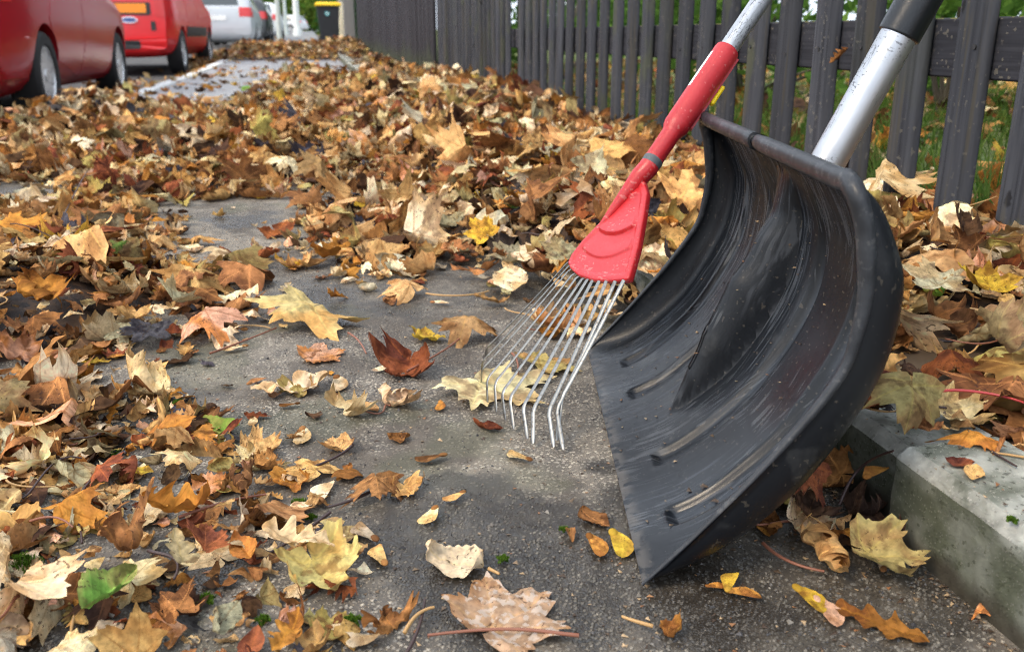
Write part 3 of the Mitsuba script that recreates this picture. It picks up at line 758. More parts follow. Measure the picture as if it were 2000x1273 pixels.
# ---------------------------------------------------------------- parked cars
def wheel(root, x, y, z, r, w, side, spokes=7):
    """side = +1 when the outer face looks towards +x"""
    def turn(m):
        m.apply_transform(trimesh.transformations.rotation_matrix(math.pi / 2, [0, 1, 0]))
        if side < 0:
            m.apply_transform(trimesh.transformations.rotation_matrix(math.pi, [0, 0, 1]))
        m.apply_translation((x, y, z))
        return m
    k = put(root + '__wheel', turn(lathe([(0, -w * .3), (r * .62, -w * .3), (r * .64, w * .30), (0, w * .12)], 40)), 'trim_black', smooth=30)
    put(k + '__tyre', turn(lathe([(r * .64, -w / 2), (r * .93, -w / 2), (r * .985, -w * .40), (r, -w * .2), (r, w * .2), (r * .985, w * .40), (r * .93, w / 2), (r * .70, w * .50), (r * .64, w * .42), (r * .64, -w / 2)], 48)), 'tyre_rubber', smooth=30)
    ms = [lathe([(r * .66, w * .30), (r * .66, w * .44), (r * .615, w * .45), (r * .59, w * .33), (r * .66, w * .30)], 40)]
    for q in range(spokes):
        b = hull([(r * a, s * wd, z_) for a, wd, zz in ((.08, .030, .38), (.62, .040, .41)) for s in (-1, 1) for z_ in (w * zz, w * (zz - .14))])
        b.apply_transform(trimesh.transformations.rotation_matrix(q * 2 * math.pi / spokes, [0, 0, 1]))
        ms.append(b)
    ms.append(lathe([(0, w * .44), (r * .13, w * .43), (r * .15, w * .3), (0, w * .3)], 24))
    put(k + '__rim', turn(join(ms)), 'wheel_silver', smooth=30)

def car(key, lab, group, pos, yaw, L, W, top, bottom, belt, axle, wr, paint, doors, windows, back, mould=None, spokes=7, bulge=0.05):
    """top, bottom: silhouettes [(y, z)] from the rear bumper (y=0); windows, doors: side outlines in (y, z); back: rear features"""
    thing(key, lab, 'car', group)
    before = set(scene)
    ty, tz = np.array(top).T
    by_, bz = np.array(bottom).T
    st = np.r_[0, .015, .04, .08, .14, np.linspace(.2, L - .2, 46), L - .14, L - .08, L - .04, L - .015, L]
    zr = max(tz)
    q = np.linspace(0, 2 * math.pi, 73)[:-1]
    v = []
    for y in st:
        zt, zb = np.interp(y, ty, tz), np.interp(y, by_, bz)
        e = min(y, L - y)
        hw = W / 2 * (1 - .10 * max(0, 1 - e / .55) ** 2.2)
        c, s = np.cos(q), np.sin(q)
        ex = 7.0
        rad = (np.abs(c) ** ex + np.abs(s) ** ex) ** (-1 / ex)
        X, Z = c * rad, s * rad
        z = (zt + zb) / 2 + Z * (zt - zb) / 2
        nar = 1 - .20 * np.clip((z - belt) / max(zr - belt, .01), 0, 1) ** 1.1 - bulge * np.clip((belt * .55 - z) / .4, 0, 1) ** 2 - .02 * np.clip(np.abs(z - belt * .72) / .3, 0, 1) ** 2
        v.append(np.stack([X * hw * nar, np.full_like(q, y), z], 1))
    n, m = len(st), len(q)
    V = np.array(v).reshape(-1, 3)
    F = []
    for i in range(n - 1):
        for j in range(m):
            a, b, c2, d = i * m + j, i * m + (j + 1) % m, (i + 1) * m + (j + 1) % m, (i + 1) * m + j
            F += [[a, c2, b], [a, d, c2]]
    V = np.vstack([V, V[:m].mean(0), V[-m:].mean(0)])
    for j in range(m):
        F += [[n * m, j, (j + 1) % m], [n * m + 1, (n - 1) * m + (j + 1) % m, (n - 1) * m + j]]
    shell = tm(V, F)
    if shell.volume < 0:
        shell.invert()
    skin = shell.copy()
    nv = skin.vertex_normals
    def offs(d):
        return to_manifold(tm(V + np.asarray(nv) * d, shell.faces))
    body = to_manifold(shell)
    o3, o6 = offs(.004), offs(.007)
    cuts = []
    for ya in axle:
        cyl = lathe([(0, -1.2), (wr * 1.17, -1.2), (wr * 1.17, 1.2), (0, 1.2)], 48)
        cyl.apply_transform(trimesh.transformations.rotation_matrix(math.pi / 2, [0, 1, 0]))
        cyl.apply_translation((0, ya, wr))
        cuts.append(to_manifold(cyl))
    core = m3.Manifold.cube([W - .55, L, 2.2], True).translate([0, L / 2, 1.1])
    arch = (cuts[0] + cuts[1]) - core
    M = np.eye(4)
    M[:3, :3] = rot([0, 0, 1], math.degrees(yaw))
    M[:3, 3] = pos
    def add(name, man, mat, smooth=35):
        ms = from_manifold(man)
        if len(ms.faces) == 0:
            return None
        ms.apply_transform(M)
        return put(f'{key}__{name}', ms, mat, smooth=smooth)
    add('body', body - arch, paint)
    for sx in (-1, 1):
        x0, x1 = (.25, W) if sx > 0 else (-W, -.25)
        for pg in doors:
            add('door', (o3 ^ extrude_x(pg, x0, x1)) - body - arch, paint)
            hy, hz = pg[2]
            add('door_handle', o6 ^ m3.Manifold.cube([.5, .20, .032]).translate([x0 if sx > 0 else -W / 2 - .1, pg[0][0] + .10, hz - .08]).translate([W / 2 - .55 if sx > 0 else 0, 0, 0]), paint)
        for pg in windows:
            add('side_window', (o3 ^ extrude_x(pg, x0, x1)) - body, 'car_glass')
        if mould:
            add('side_moulding', (offs(.016) ^ extrude_x(mould, x0, x1)) - body - arch, 'trim_black')
        for ya in axle:
            wheel(key, sx * (W / 2 - .115), ya, wr, wr, .205, sx, spokes)
    for (name, pg, depth, mat, y1) in back:
        off = {'p': o3, 'q': o6}.get(depth) or offs(depth)
        add(name, (off ^ extrude_y(pg, -.2, y1)) - body, mat)
    for k in [k for k in scene if k not in before and '__wheel' in k]:
        pth = scene[k]['filename']
        scene[k]['to_world'] = T(M)
    return M

def rect(x0, x1, z0, z1, c=0.02):
    return [(x0 + c, z0), (x1 - c, z0), (x1, z0 + c), (x1, z1 - c), (x1 - c, z1), (x0 + c, z1), (x0, z1 - c), (x0, z0 + c)]

HATCH_T = [(0, .62), (.02, .80), (.06, .92), (.12, 1.0), (.45, 1.42), (.75, 1.50), (1.6, 1.53), (2.3, 1.47), (3.05, 1.08), (3.7, .93), (4.1, .74), (4.2, .55)]
HATCH_B = [(0, .32), (.06, .20), (.3, .16), (3.9, .14), (4.15, .26), (4.2, .4)]
def back_set(W, belt, plate='plate_white', pz=.78):
    h = W / 2
    return [('rear_window', [(-h * .62, belt + .10), (h * .62, belt + .10), (h * .54, belt + .43), (-h * .54, belt + .43)], 'p', 'car_glass', .6),
            ('tail_light', rect(h * .62, h * 1.02, belt - .16, belt + .06), 'q', 'lamp_red', .22), ('tail_light', rect(-h * 1.02, -h * .62, belt - .16, belt + .06), 'q', 'lamp_red', .22),
            ('bumper', rect(-h * 1.05, h * 1.05, .30, .56, .05), .012, None, .40),
            ('number_plate', rect(-.26, .26, pz - .055, pz + .055, .01), .02, plate, .2)]
def fixed(b, paint):
    return [(n, p, d, m or paint, y) for n, p, d, m, y in b]

CX = -1.79
G = 'parked cars along the road kerb'
car('parked_car', 'dark red hatchback parked nearest at the left edge of the photo', G, (CX - .89, 6.47, -.158), 0.0, 4.2, 1.78, HATCH_T, HATCH_B, .93, (.83, 3.50), .30, 'paint_red',
    [[(1.05, .42), (1.95, .24), (2.05, .90), (1.18, .93), (.98, .70)], [(1.972, .24), (3.02, .24), (3.08, .62), (2.98, .92), (2.07, .90)]],
    [[(.85, .99), (1.98, .97), (1.98, 1.38), (1.2, 1.42)], [(2.04, .97), (2.95, .98), (2.35, 1.36), (2.04, 1.38)]], fixed(back_set(1.78, .93), 'paint_red'), spokes=9)
VT = [(0, .55), (.02, 1.0), (.04, 1.5), (.12, 1.76), (.35, 1.83), (2.4, 1.84), (2.75, 1.75), (3.4, 1.16), (4.1, 1.0), (4.35, .75), (4.42, .55)]
VB = [(0, .36), (.05, .28), (.3, .24), (4.2, .22), (4.42, .36)]
h = .90
car('parked_car_001', 'bright red small van, reflection painted orange on its plate, behind the dark red car', G, (-2.68, 13.85, -.135), -0.035, 4.42, 1.80, VT, VB, 1.08, (.85, 3.70), .31, 'paint_van',
    [[(1.30, .40), (2.30, .36), (2.36, 1.05), (1.30, 1.05)], [(2.33, .36), (3.30, .36), (3.36, .7), (3.25, 1.03), (2.40, 1.05)]], [[(2.42, 1.12), (3.15, 1.12), (2.75, 1.62), (2.42, 1.66)]],
    [('rear_window', rect(-.62, .62, 1.15, 1.60, .06), 'p', 'car_glass', .3), ('tail_light', rect(.68, .95, .78, 1.25), 'q', 'lamp_red', .2), ('tail_light', rect(-.95, -.68, .78, 1.25), 'q', 'lamp_red', .2),
     ('bumper', rect(-.95, .95, .30, .50, .05), .02, 'paint_van', .35), ('bumper_step', rect(-.52, .46, .36, .47, .02), .035, 'trim_black', .3), ('plate_frame', rect(-.03, .63, .80, .96, .01), .012, 'trim_black', .2), ('number_plate', rect(.02, .58, .825, .945, .01), .018, 'plate_reflection', .2),
     ('badge', [(.35 + .11 * math.cos(t), .735 + .042 * math.sin(t)) for t in np.linspace(0, 6.283, 25)[:-1]], .014, 'chrome', .2), ('badge', [(.35 + .09 * math.cos(t), .735 + .028 * math.sin(t)) for t in np.linspace(0, 6.283, 25)[:-1]], .017, 'badge_blue', .2),
     ('door_lock', rect(.62, .68, .60, .72, .01), .012, 'trim_black', .2)], mould=[(1.25, .52), (3.25, .52), (3.25, .66), (1.25, .66)], spokes=6, bulge=.03)
EST_T = [(0, .6), (.02, .85), (.05, 1.0), (.35, 1.38), (.6, 1.46), (2.2, 1.49), (2.8, 1.40), (3.6, 1.02), (4.4, .88), (4.75, .6)]
EST_B = [(0, .40), (.06, .28), (.3, .22), (4.5, .22), (4.75, .4)]
def estate(key, lab, pos, yaw, paint):
    car(key, lab, G, pos, yaw, 4.75, 1.82, EST_T, EST_B, .95, (.95, 3.75), .32, paint,
        [[(1.35, .38), (2.25, .34), (2.32, .92), (1.40, .94)], [(2.28, .34), (3.25, .34), (3.30, .64), (3.22, .92), (2.35, .92)]],
        [[(.75, 1.02), (2.24, .99), (2.24, 1.36), (1.0, 1.38)], [(2.32, .99), (3.4, 1.01), (2.8, 1.32), (2.32, 1.36)]], fixed(back_set(1.82, .97), paint))
estate('parked_car_002', 'silver estate car seen from behind beyond the red van', (-2.14, 24.2, float(zg(24)) - .10), 0.0, 'paint_silver')
estate('parked_car_003', 'dark car with a glowing round red tail lamp beyond the silver estate', (-2.08, 31.5, float(zg(31)) - .10), 0.0, 'paint_dark')
estate('parked_car_004', 'light grey car partly hidden by the street pole', (-1.85, 38.5, float(zg(38)) - .10), 0.0, 'paint_white')
estate('parked_car_005', 'white car parked far off between the white pole and the bin', (-0.2, 86, float(zg(86)) - .10), 1.2, 'paint_white')
COUNT.update(parked_car=6)

# ---------------------------------------------------------------- snow shovel (leaning on the fence, blade edge on the pavement)
SB = np.array([0.233, 0.600, 0.004])
SWL = 0.567
SW = np.array([0.209, 0.978, 0.0]); SW /= np.linalg.norm(SW)
SS = np.array([SW[1], -SW[0], 0.0])
SU = np.array([0, 0, 1.0])
PK = np.array([(0, 0), (.035, .012), (.068, .030), (.104, .062), (.134, .098), (.163, .150), (.178, .192), (.182, .234), (.176, .262), (.164, .288), (.151, .305), (.137, .315)])
RK = np.array([(0, 0), (.030, .033), (.055, .062), (.084, .097), (.108, .128), (.137, .172), (.147, .203), (.151, .233), (.150, .258), (.147, .282), (.142, .300), (.137, .315)])
kk = np.linspace(0, 1, len(PK))
PS, RS = CubicSpline(kk, PK), CubicSpline(kk, RK)
arc = np.r_[0, np.cumsum(np.linalg.norm(np.diff(PS(np.linspace(0, 1, 400)), axis=0), axis=1))]
ARC = lambda t: np.interp(t, np.linspace(0, 1, 400), arc)
GROOVES = [0.088, 0.200, 0.375, 0.480]
def blade_point(t, d, side_l):
    """t along the curve, d metres from the near end; returns (W, s, u)"""
    wall = 0.030
    e = np.minimum(d, SWL - d)
    q = np.clip(e / wall, 0, 1)
    g = np.sin(q * np.pi / 2) ** 0.85
    wo = 0.020 * (1 - np.cos(q * np.pi / 2)) + np.clip(e - wall, 0, None) * (SWL / 2 - 0.020) / (SWL / 2 - wall)
    narrow = 0.012 * t ** 2
    W = np.where(d < SWL / 2, wo + narrow, SWL - wo - narrow)
    P, Rm = PS(t), RS(t)
    Q = Rm + (P - Rm) * g[..., None]
    # tangent of the profile gives the direction into which the channels are pressed
    dP = PS(t, 1)
    nrm = np.stack([dP[..., 1], -dP[..., 0]], -1)
    nrm /= np.linalg.norm(nrm, axis=-1, keepdims=True) + 1e-9
    a = ARC(t)
    dep = np.zeros_like(t)
    for k, gc in enumerate(GROOVES):
        start = 0.034 + (0.004 if k % 2 else 0)
        rr = np.clip((a - start) / 0.007, 0, 1) * np.clip((0.36 - a) / 0.08, 0, 1)
        x = (W - gc) / 0.0132
        pr_ = 1 / (1 + np.exp(-(1 - np.abs(x)) * 10))
        dep += 0.0074 * pr_ * rr
    # the hollow bulge that carries the handle socket
    hb = np.interp(a, [.072, .085, .115, .165, .235, .300, .345, .375], [0, .009, .025, .042, .050, .038, .018, 0])
    hw = np.interp(a, [.072, .085, .115, .165, .235, .375], [.003, .007, .014, .020, .024, .025])
    xx = np.abs(W - SWL / 2) / hw
    bump = np.clip(1 - xx ** 2, 0, 1) ** .55 * .93 + .07 * np.exp(-(xx / 1.2) ** 2)
    dep -= hb * bump
    # a shallow V-shaped crease on both sides of the socket
    dep += 0.004 * np.exp(-((np.abs(W - SWL / 2) - 0.075) / 0.012) ** 2) * np.clip((a - 0.16) / 0.1, 0, 1) * np.clip((0.40 - a) / .05, 0, 1)
    dep += 0.0012 * (meshkit.fbm(np.stack([W * 25, a * 18, W * 0], -1), 3, 4) - .5)
    Q = Q + nrm * dep[..., None]
    return W, Q
tt = np.r_[np.linspace(0, .08, 8)[:-1], np.linspace(.08, .30, 34)[:-1], np.linspace(.30, 1, 56)]
dd = np.r_[np.linspace(0, .03, 13)[:-1], np.linspace(.03, SWL - .03, 320), np.linspace(SWL - .03, SWL, 13)[1:]]
TT, DD = np.meshgrid(tt, dd, indexing='ij')
Wq, Qq = blade_point(TT, DD, None)
Vb = SB + Wq[..., None] * SW + Qq[..., :1] * SS + Qq[..., 1:] * SU
nt, nd = TT.shape
ii, jj = np.meshgrid(np.arange(nt - 1), np.arange(nd - 1), indexing='ij')
a0 = (ii * nd + jj).ravel()
Fb = np.vstack([np.stack([a0, a0 + 1, a0 + nd + 1], 1), np.stack([a0, a0 + nd + 1, a0 + nd], 1)])
inner = tm(Vb.reshape(-1, 3), Fb)
nb = np.array(inner.vertex_normals)
backdir = SS * 0.8 - SU * 0.5
if (nb.mean(0) @ backdir) < 0:
    sgn = -1
else:
    sgn = 1
thick = (0.0036 * np.clip(ARC(TT) / 0.02, 0.25, 1)).reshape(-1, 1)
Vo = Vb.reshape(-1, 3) + sgn * nb * thick
N = nt * nd
edge = np.r_[np.arange(nd), (np.arange(1, nt) * nd + nd - 1), ((nt - 1) * nd + np.arange(nd - 2, -1, -1)), (np.arange(nt - 2, 0, -1) * nd)]
e2 = np.roll(edge, -1)
Fs = np.vstack([Fb, Fb[:, ::-1] + N, np.stack([edge, e2, e2 + N], 1), np.stack([edge, e2 + N, edge + N], 1)])
uvb = np.stack([Wq.ravel(), ARC(TT).ravel()], 1)
thing('snow_shovel', 'black plastic snow shovel with an aluminium handle leaning on the picket fence', 'shovel')
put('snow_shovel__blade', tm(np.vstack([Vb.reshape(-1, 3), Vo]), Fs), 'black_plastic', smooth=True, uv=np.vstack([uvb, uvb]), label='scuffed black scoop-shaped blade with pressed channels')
def rim_path(side):
    ts = np.linspace(.0, 1, 46)
    d = np.zeros_like(ts) if side == 0 else np.full_like(ts, SWL)
    W, Q = blade_point(ts, d, None)
    return SB + W[:, None] * SW + Q[:, :1] * SS + Q[:, 1:] * SU, ts
p0, ts = rim_path(0)
p1, _ = rim_path(1)
rr = np.interp(ts, [0, .2, .5, .75, 1], [.0014, .0024, .0040, .0066, .0074])
top_out = SU * .004 - SS * .002
def corner(pa, pb, n=8):
    return pa
half = 0.5 * (p0[-1] + p1[-1])
ax = (p1[-1] - p0[-1]); lt = np.linalg.norm(ax); ax /= lt
for nm, pth, sg in (('rim', p0, 1), ('rim', p1, -1)):
    endp = pth[-1]
    nrest = np.linspace(.03, lt / 2 - .009, 10)
    bend = [pth[-4] * .25 + endp * .75 + ax * sg * .004, endp + ax * sg * .012 + SU * .001]
    path = np.vstack([pth[:-2], bend, [endp + ax * sg * q for q in nrest]])
    r = np.r_[rr[:-2], [.0074] * 2, np.full(len(nrest), .0072)]
    put('snow_shovel__rim', tube(path, r, 12, flat=1.25, updir=SS), 'rim_plastic', smooth=True)
put('snow_shovel__rim_notch', tube([half - ax * .010, half, half + ax * .010], .0050, 10), 'black_plastic', smooth=True, uv=np.zeros((32, 2)))
def sp(w, s, u):
    return SB + SW * w + SS * s + SU * u
HC = SWL / 2
# socket: pressed half-round bulge that grows from a point into the handle sleeve
so, sr = [], []
for u in np.linspace(.258, .284, 6):
    s = .208 - (.295 - u) * .463 + .003
    so.append(sp(HC, s, u)); sr.append(.0212)
put('snow_shovel__socket', tube(so, sr, 28, updir=SW), 'socket_plastic', smooth=True, label='short black collar round the handle behind the blade')
HD = np.array([.42, .907])
def hp(k):
    return sp(HC, .200 + HD[0] * k, .278 + HD[1] * k)
def uvtube(p, q, r, n=40, sides=32):
    path = np.array([p + (q - p) * t for t in np.linspace(0, 1, n)])
    m = tube(path, r, sides, cap=False)
    L = np.linalg.norm(q - p)
    uv = np.stack([np.tile(np.arange(sides) / sides * 2 * math.pi * r, n), np.repeat(np.linspace(0, L, n), sides)], 1)
    f = np.array(m.faces)
    return m, uv
m, uv = uvtube(hp(-.012), hp(.165), .0174)
put('snow_shovel__handle_tube', m, 'aluminium', smooth=True, uv=uv, label='scratched bare aluminium tube')
put('snow_shovel__sleeve', tube([hp(.150), hp(.1505), hp(.152), hp(.45), hp(.80), hp(1.10)], [.0186, .0196, .0202, .0202, .0198, .0195], 32), 'sleeve_plastic', smooth=40, label='black plastic sleeve on the upper handle')
gp = hp(1.10)
gd = HD[0] * SS + HD[1] * SU
gr = [gp, gp + gd * .03 + SW * .045, gp + gd * .09 + SW * .062, gp + gd * .125 + SW * .055, gp + gd * .13, gp + gd * .125 - SW * .055, gp + gd * .09 - SW * .062, gp + gd * .03 - SW * .045, gp]
gr = CubicSpline(np.arange(9), np.array(gr))(np.linspace(0, 8, 60))
put('snow_shovel__grip', tube(gr, .0125, 14), 'sleeve_plastic', smooth=True)

# ---------------------------------------------------------------- small fan rake
RF = np.array([.400, 1.076, .266])               # ferrule
RD = np.array([.573 - .400, 1.160 - 1.076, .462 - .266]); RD /= np.linalg.norm(RD)
RM = np.array([.218, .9845, .0325])              # middle of the tine bends
RN = np.array([.751, .144, -.644]); RN /= np.linalg.norm(RN)   # away from the viewer's side
RU = (RF - RM) - RN * ((RF - RM) @ RN); RU /= np.linalg.norm(RU)
RR = np.cross(RN, RU)
if RR[1] > 0:
    RR = -RR
thing('leaf_rake', 'small fan rake with a red head and steel tines leaning beside the black shovel', 'rake')
def rk(a, b, c=0.0):
    return RM + RR * a + RU * b + RN * c
PLATE = np.array([(-0.008, 0.296), (0.0031, 0.29), (0.0239, 0.2721), (0.0446, 0.2376), (0.0675, 0.1964), (0.0813, 0.1629), (0.084, 0.1547), (0.0812, 0.1522), (0.057, 0.1477), (0.0223, 0.1454), (-0.0142, 0.1487), (-0.0374, 0.1562), (-0.0508, 0.1641), (-0.0536, 0.1766), (-0.0484, 0.1979), (-0.0345, 0.226), (-0.0259, 0.2628), (-0.0251, 0.2922), (-0.0217, 0.3032)])
AXA, AXB = np.array((-0.0074, 0.2992)), np.array((0.0382, 0.1471))
LEDGES = [(0.0334, 8.0, 0.0022, 0.01), (0.0901, 9.0, 0.0042, 0.016), (0.124, 7.0, 0.0022, 0.018)]
AXT = np.array((-0.0025, 0.3037)); 
AXB2 = np.array((-0.0311, 0.2221))
TINES = [
    [(0.3, 1.0835, 0.1471), (0.2004, 1.1033, 0.0355), (0.2093, 1.1589, 0.004)],
    [(0.2986, 1.076, 0.1438), (0.1877, 1.0641, 0.032), (0.1942, 1.1064, 0.004)],
    [(0.2973, 1.0685, 0.1406), (0.1822, 1.0358, 0.032), (0.1862, 1.0666, 0.004)],
    [(0.2972, 1.0556, 0.1377), (0.1818, 1.0023, 0.032), (0.1806, 0.9922, 0.004)],
    [(0.2998, 1.0428, 0.1378), (0.1882, 0.9874, 0.032), (0.187, 0.9695, 0.004)],
    [(0.3033, 1.0305, 0.1391), (0.1905, 0.9559, 0.032), (0.1919, 0.9422, 0.004)],
    [(0.3068, 1.02, 0.1409), (0.1956, 0.9375, 0.032), (0.1959, 0.9163, 0.004)],
    [(0.3104, 1.0096, 0.1427), (0.2044, 0.9094, 0.032), (0.2051, 0.8883, 0.004)],
    [(0.315, 0.9972, 0.1453), (0.214, 0.9004, 0.032), (0.208, 0.8739, 0.004)],
    [(0.3197, 0.9847, 0.1481), (0.2292, 0.8926, 0.032), (0.2278, 0.8615, 0.004)],
    [(0.3255, 0.97, 0.1516), (0.2383, 0.8935, 0.0327), (0.2359, 0.8529, 0.004)],
    [(0.3314, 0.9575, 0.1556), (0.2454, 0.9004, 0.0425), (0.2352, 0.8777, 0.004)],
]

def plate_mesh(poly, th, bev):
    pg = shapely.Polygon(poly).buffer(0.004).buffer(-0.004)
    front = pg.buffer(-bev)
    def ring(p, c, n=120):
        l = p.exterior
        pts = [l.interpolate(q / n, normalized=True) for q in range(n)]
        return np.array([(q.x, q.y) for q in pts]), c
    rings = []
    base = np.array(pg.exterior.coords)[:-1]
    n = 140
    A = np.array([pg.exterior.interpolate(q / n, normalized=True).coords[0] for q in range(n)])
    cen = A.mean(0)
    tan = np.roll(A, -1, 0) - np.roll(A, 1, 0)
    nn = np.stack([tan[:, 1], -tan[:, 0]], 1); nn /= np.linalg.norm(nn, axis=1, keepdims=True)
    if ((A - cen) * nn).sum() < 0:
        nn = -nn
    for ins, c in ((bev, 0.0), (bev * .45, bev * .12), (bev * .1, bev * .5), (0, bev), (0, th - bev), (bev * .6, th)):
        rings.append((A - nn * ins, c))
    v, f = [], []
    for A2, c in rings:
        v += [rk(a, b, c) for a, b in A2]
    for k in range(len(rings) - 1):
        for j in range(n):
            p, q = k * n + j, k * n + (j + 1) % n
            f += [[p, q, q + n], [p, q + n, p + n]]
    # front face with the moulded ledges: a grid of points, raised in curved bands
    P2 = shapely.Polygon(rings[0][0])
    lo, hi = rings[0][0].min(0), rings[0][0].max(0)
    gx, gy = np.meshgrid(np.arange(lo[0], hi[0], .0016), np.arange(lo[1], hi[1], .0016))
    G = np.stack([gx.ravel(), gy.ravel()], 1)
    G = G[shapely.contains_xy(P2.buffer(-.0011), G[:, 0], G[:, 1])]
    allp = np.vstack([rings[0][0], G])
    D = Delaunay(allp).simplices
    ct = allp[D].mean(1)
    D = D[shapely.contains_xy(P2, ct[:, 0], ct[:, 1])]
    bd = shapely.distance(P2.exterior, shapely.points(allp))
    ax_ = np.array([AXB[0] - AXA[0], AXB[1] - AXA[1]]); al = np.linalg.norm(ax_); ax_ /= al
    tA = (allp - AXA) @ ax_
    off = (allp - AXA) @ np.array([-ax_[1], ax_[0]])
    hgt = np.zeros(len(allp))
    for (b0, curv, amp, w0) in LEDGES:
        yy = tA - b0 + curv * off ** 2
        mask = np.clip((bd - .006) / .004, 0, 1)
        hgt += amp * mask * np.where(yy > 0, np.exp(-(yy / .0012) ** 2), np.exp(-(yy / w0) ** 2))
    pan = np.clip((bd - .0045) / .003, 0, 1)
    hgt -= .0018 * pan
    hgt += .0006 * (meshkit.fbm(np.c_[allp * 90, allp[:, 0] * 0], 3, 2) - .5) * pan
    k0 = len(v)
    v += [rk(a, b, -h) for (a, b), h in zip(allp, hgt)]
    f += (D + k0).tolist()
    lastc = len(v)
    v.append(rk(*cen, th))
    o = (len(rings) - 1) * n
    f += [[o + (j + 1) % n, o + j, lastc] for j in range(n)]
    ms = tm(v, f)
    ms.merge_vertices(digits_vertex=6)
    return ms
put('leaf_rake__head', plate_mesh(PLATE, .010, .0028), 'red_plastic', smooth=42, label='scratched red plastic fan head')
# tapering tube of the socket lying on the head's left flank
rt = [RF + RD * .012, RF + RD * -.004] + [rk(*AXT + (AXB2 - AXT) * q, -.001 + .004 * q) for q in np.linspace(.12, 1, 14)]
put('leaf_rake__socket', tube(np.array(rt), np.r_[.0122, .0126, np.linspace(.0122, .0034, 14)], 20), 'red_plastic', smooth=40)
def rp(k):
    return RF + RD * k
put('leaf_rake__ring', tube([rp(.000), rp(.0005), rp(.002), rp(.0095), rp(.011), rp(.0115)], [.0104, .0120, .0126, .0126, .012, .0104], 28), 'grey_rubber', smooth=35)
put('leaf_rake__neck', tube([rp(.0117), rp(.0120), rp(.0135), rp(.050), rp(.054), rp(.058), rp(.064), rp(.068)], [.0100, .0114, .0118, .0120, .0130, .0150, .0164, .0164], 28), 'red_sleeve', smooth=35)
sl = tube([rp(.0682), rp(.072), rp(.120), rp(.184), rp(.1875), rp(.189)], [.0160, .0164, .0164, .0162, .0156, .0135], 36)
put('leaf_rake__sleeve', sl, 'red_sleeve', smooth=35, label='red click-on sleeve on the rake handle')
side = np.cross(RD, FWD); side /= np.linalg.norm(side)
if side @ np.array([0.978, -.207, 0]) < 0:
    side = -side
toward = np.cross(side, RD)
if toward @ FWD > 0:
    toward = -toward
flank = side * .90 - toward * .3; flank /= np.linalg.norm(flank)
put('leaf_rake__sleeve_flange', hull([rp(a) + side * b + toward * c for a in (.072, .186) for b in (.0135, .0188) for c in (-.006, .001)]), 'red_sleeve', smooth=30)
put('leaf_rake__button', rbox(-.0028, .0028, -.0045, .0045, -.015, .015, .002).apply_transform(np.vstack([np.c_[np.stack([side, np.cross(RD, side), RD], 1), rp(.130) + side * .0215 - toward * .003], [0, 0, 0, 1]])), 'yellow_plastic', smooth=35)
lb = []
for k, a in enumerate(np.linspace(-12, 12, 7)):
    dirv = rot(RD, a) @ (-side * .96 + toward * .28)
    lb.append([rp(.116) + dirv * .01655, rp(.172) + dirv * .01635])
lb = np.array(lb)
n_ = len(lb)
put('leaf_rake__label', tm(lb.reshape(-1, 3), [[2 * k, 2 * k + 1, 2 * k + 3] for k in range(n_ - 1)] + [[2 * k, 2 * k + 3, 2 * k + 2] for k in range(n_ - 1)]), 'white_label')
m, uv = uvtube(rp(.180), rp(.91), .0122, 60)
put('leaf_rake__handle', m, 'aluminium', smooth=True, uv=uv)
put('leaf_rake__grip', tube([rp(.80), rp(.802), rp(.91), rp(.915)], [.012, .0145, .0145, .010], 24), 'red_sleeve', smooth=35)
for k in range(len(TINES)):
    root, bend, tip = (np.array(q) for q in TINES[k])
    d1 = (bend - root); d1 /= np.linalg.norm(d1)
    d2 = (tip - bend); d2 /= np.linalg.norm(d2)
    path = [root - d1 * .012 + RN * .004] + [root + (bend - root) * t + RN * (.0012 * math.sin(t * 3.14)) for t in np.linspace(0, .93, 12)]
    c0, c1 = bend - d1 * .008, bend + d2 * .008
    path += [(1 - t) ** 2 * c0 + 2 * t * (1 - t) * bend + t * t * c1 for t in (0.1, .35, .6, .85, 1)]
    path += [c1 + (tip - c1) * t for t in (.4, .8, 1)]
    fan = (k - 5.5) / 6
    updir = RR * math.cos(fan * .5) + RN * math.sin(fan * .5)
    rad = np.full(len(path), .0025); rad[-1] = .0013
    put('leaf_rake__tine', tube(path, rad, 8, flat=.42, updir=updir), 'steel', smooth=60)

# ---------------------------------------------------------------- fallen leaves: shapes
def maple_outline(r, blunt=0.0):
    half = [(0, 1.0), (7, .80), (13, .86), (18, .68), (27, .54), (35, .66), (41, .82), (45, .76), (52, .98), (57, .77), (65, .80), (70, .62), (80, .50), (89, .60), (94, .55), (104, .70), (110, .53), (122, .46), (134, .30), (152, .20), (172, .13)]
    out = []
    for sgn in (1, -1):
        pts = []
        for k, (a, q) in enumerate(half):
            aa = a + r.normal(0, 1.3)
            qq = q * (1 + r.normal(0, .045))
            if blunt:
                qq = qq * (1 - blunt) + blunt * (.62 - .18 * (a / 180))
            pts.append((sgn * qq * math.sin(math.radians(aa)), qq * math.cos(math.radians(aa))))
        out.append(pts if sgn > 0 else pts[:0:-1])
    return np.array(out[0] + [(0, .02)] + out[1])
def oak_outline(r):
    t = np.linspace(0, 1, 70)
    n = r.uniform(3.6, 4.6)
    w = .27 * np.sin(np.pi * t ** .75) ** .8 * (0.66 + .34 * np.cos(2 * np.pi * n * t + r.uniform(0, 6))) + .012
    w2 = .27 * np.sin(np.pi * t ** .75) ** .8 * (0.66 + .34 * np.cos(2 * np.pi * n * t + r.uniform(0, 6))) + .012
    return np.vstack([np.stack([w, t + .05 * np.sin(n * 6 * t)], 1), np.stack([-w2, t], 1)[::-1]])
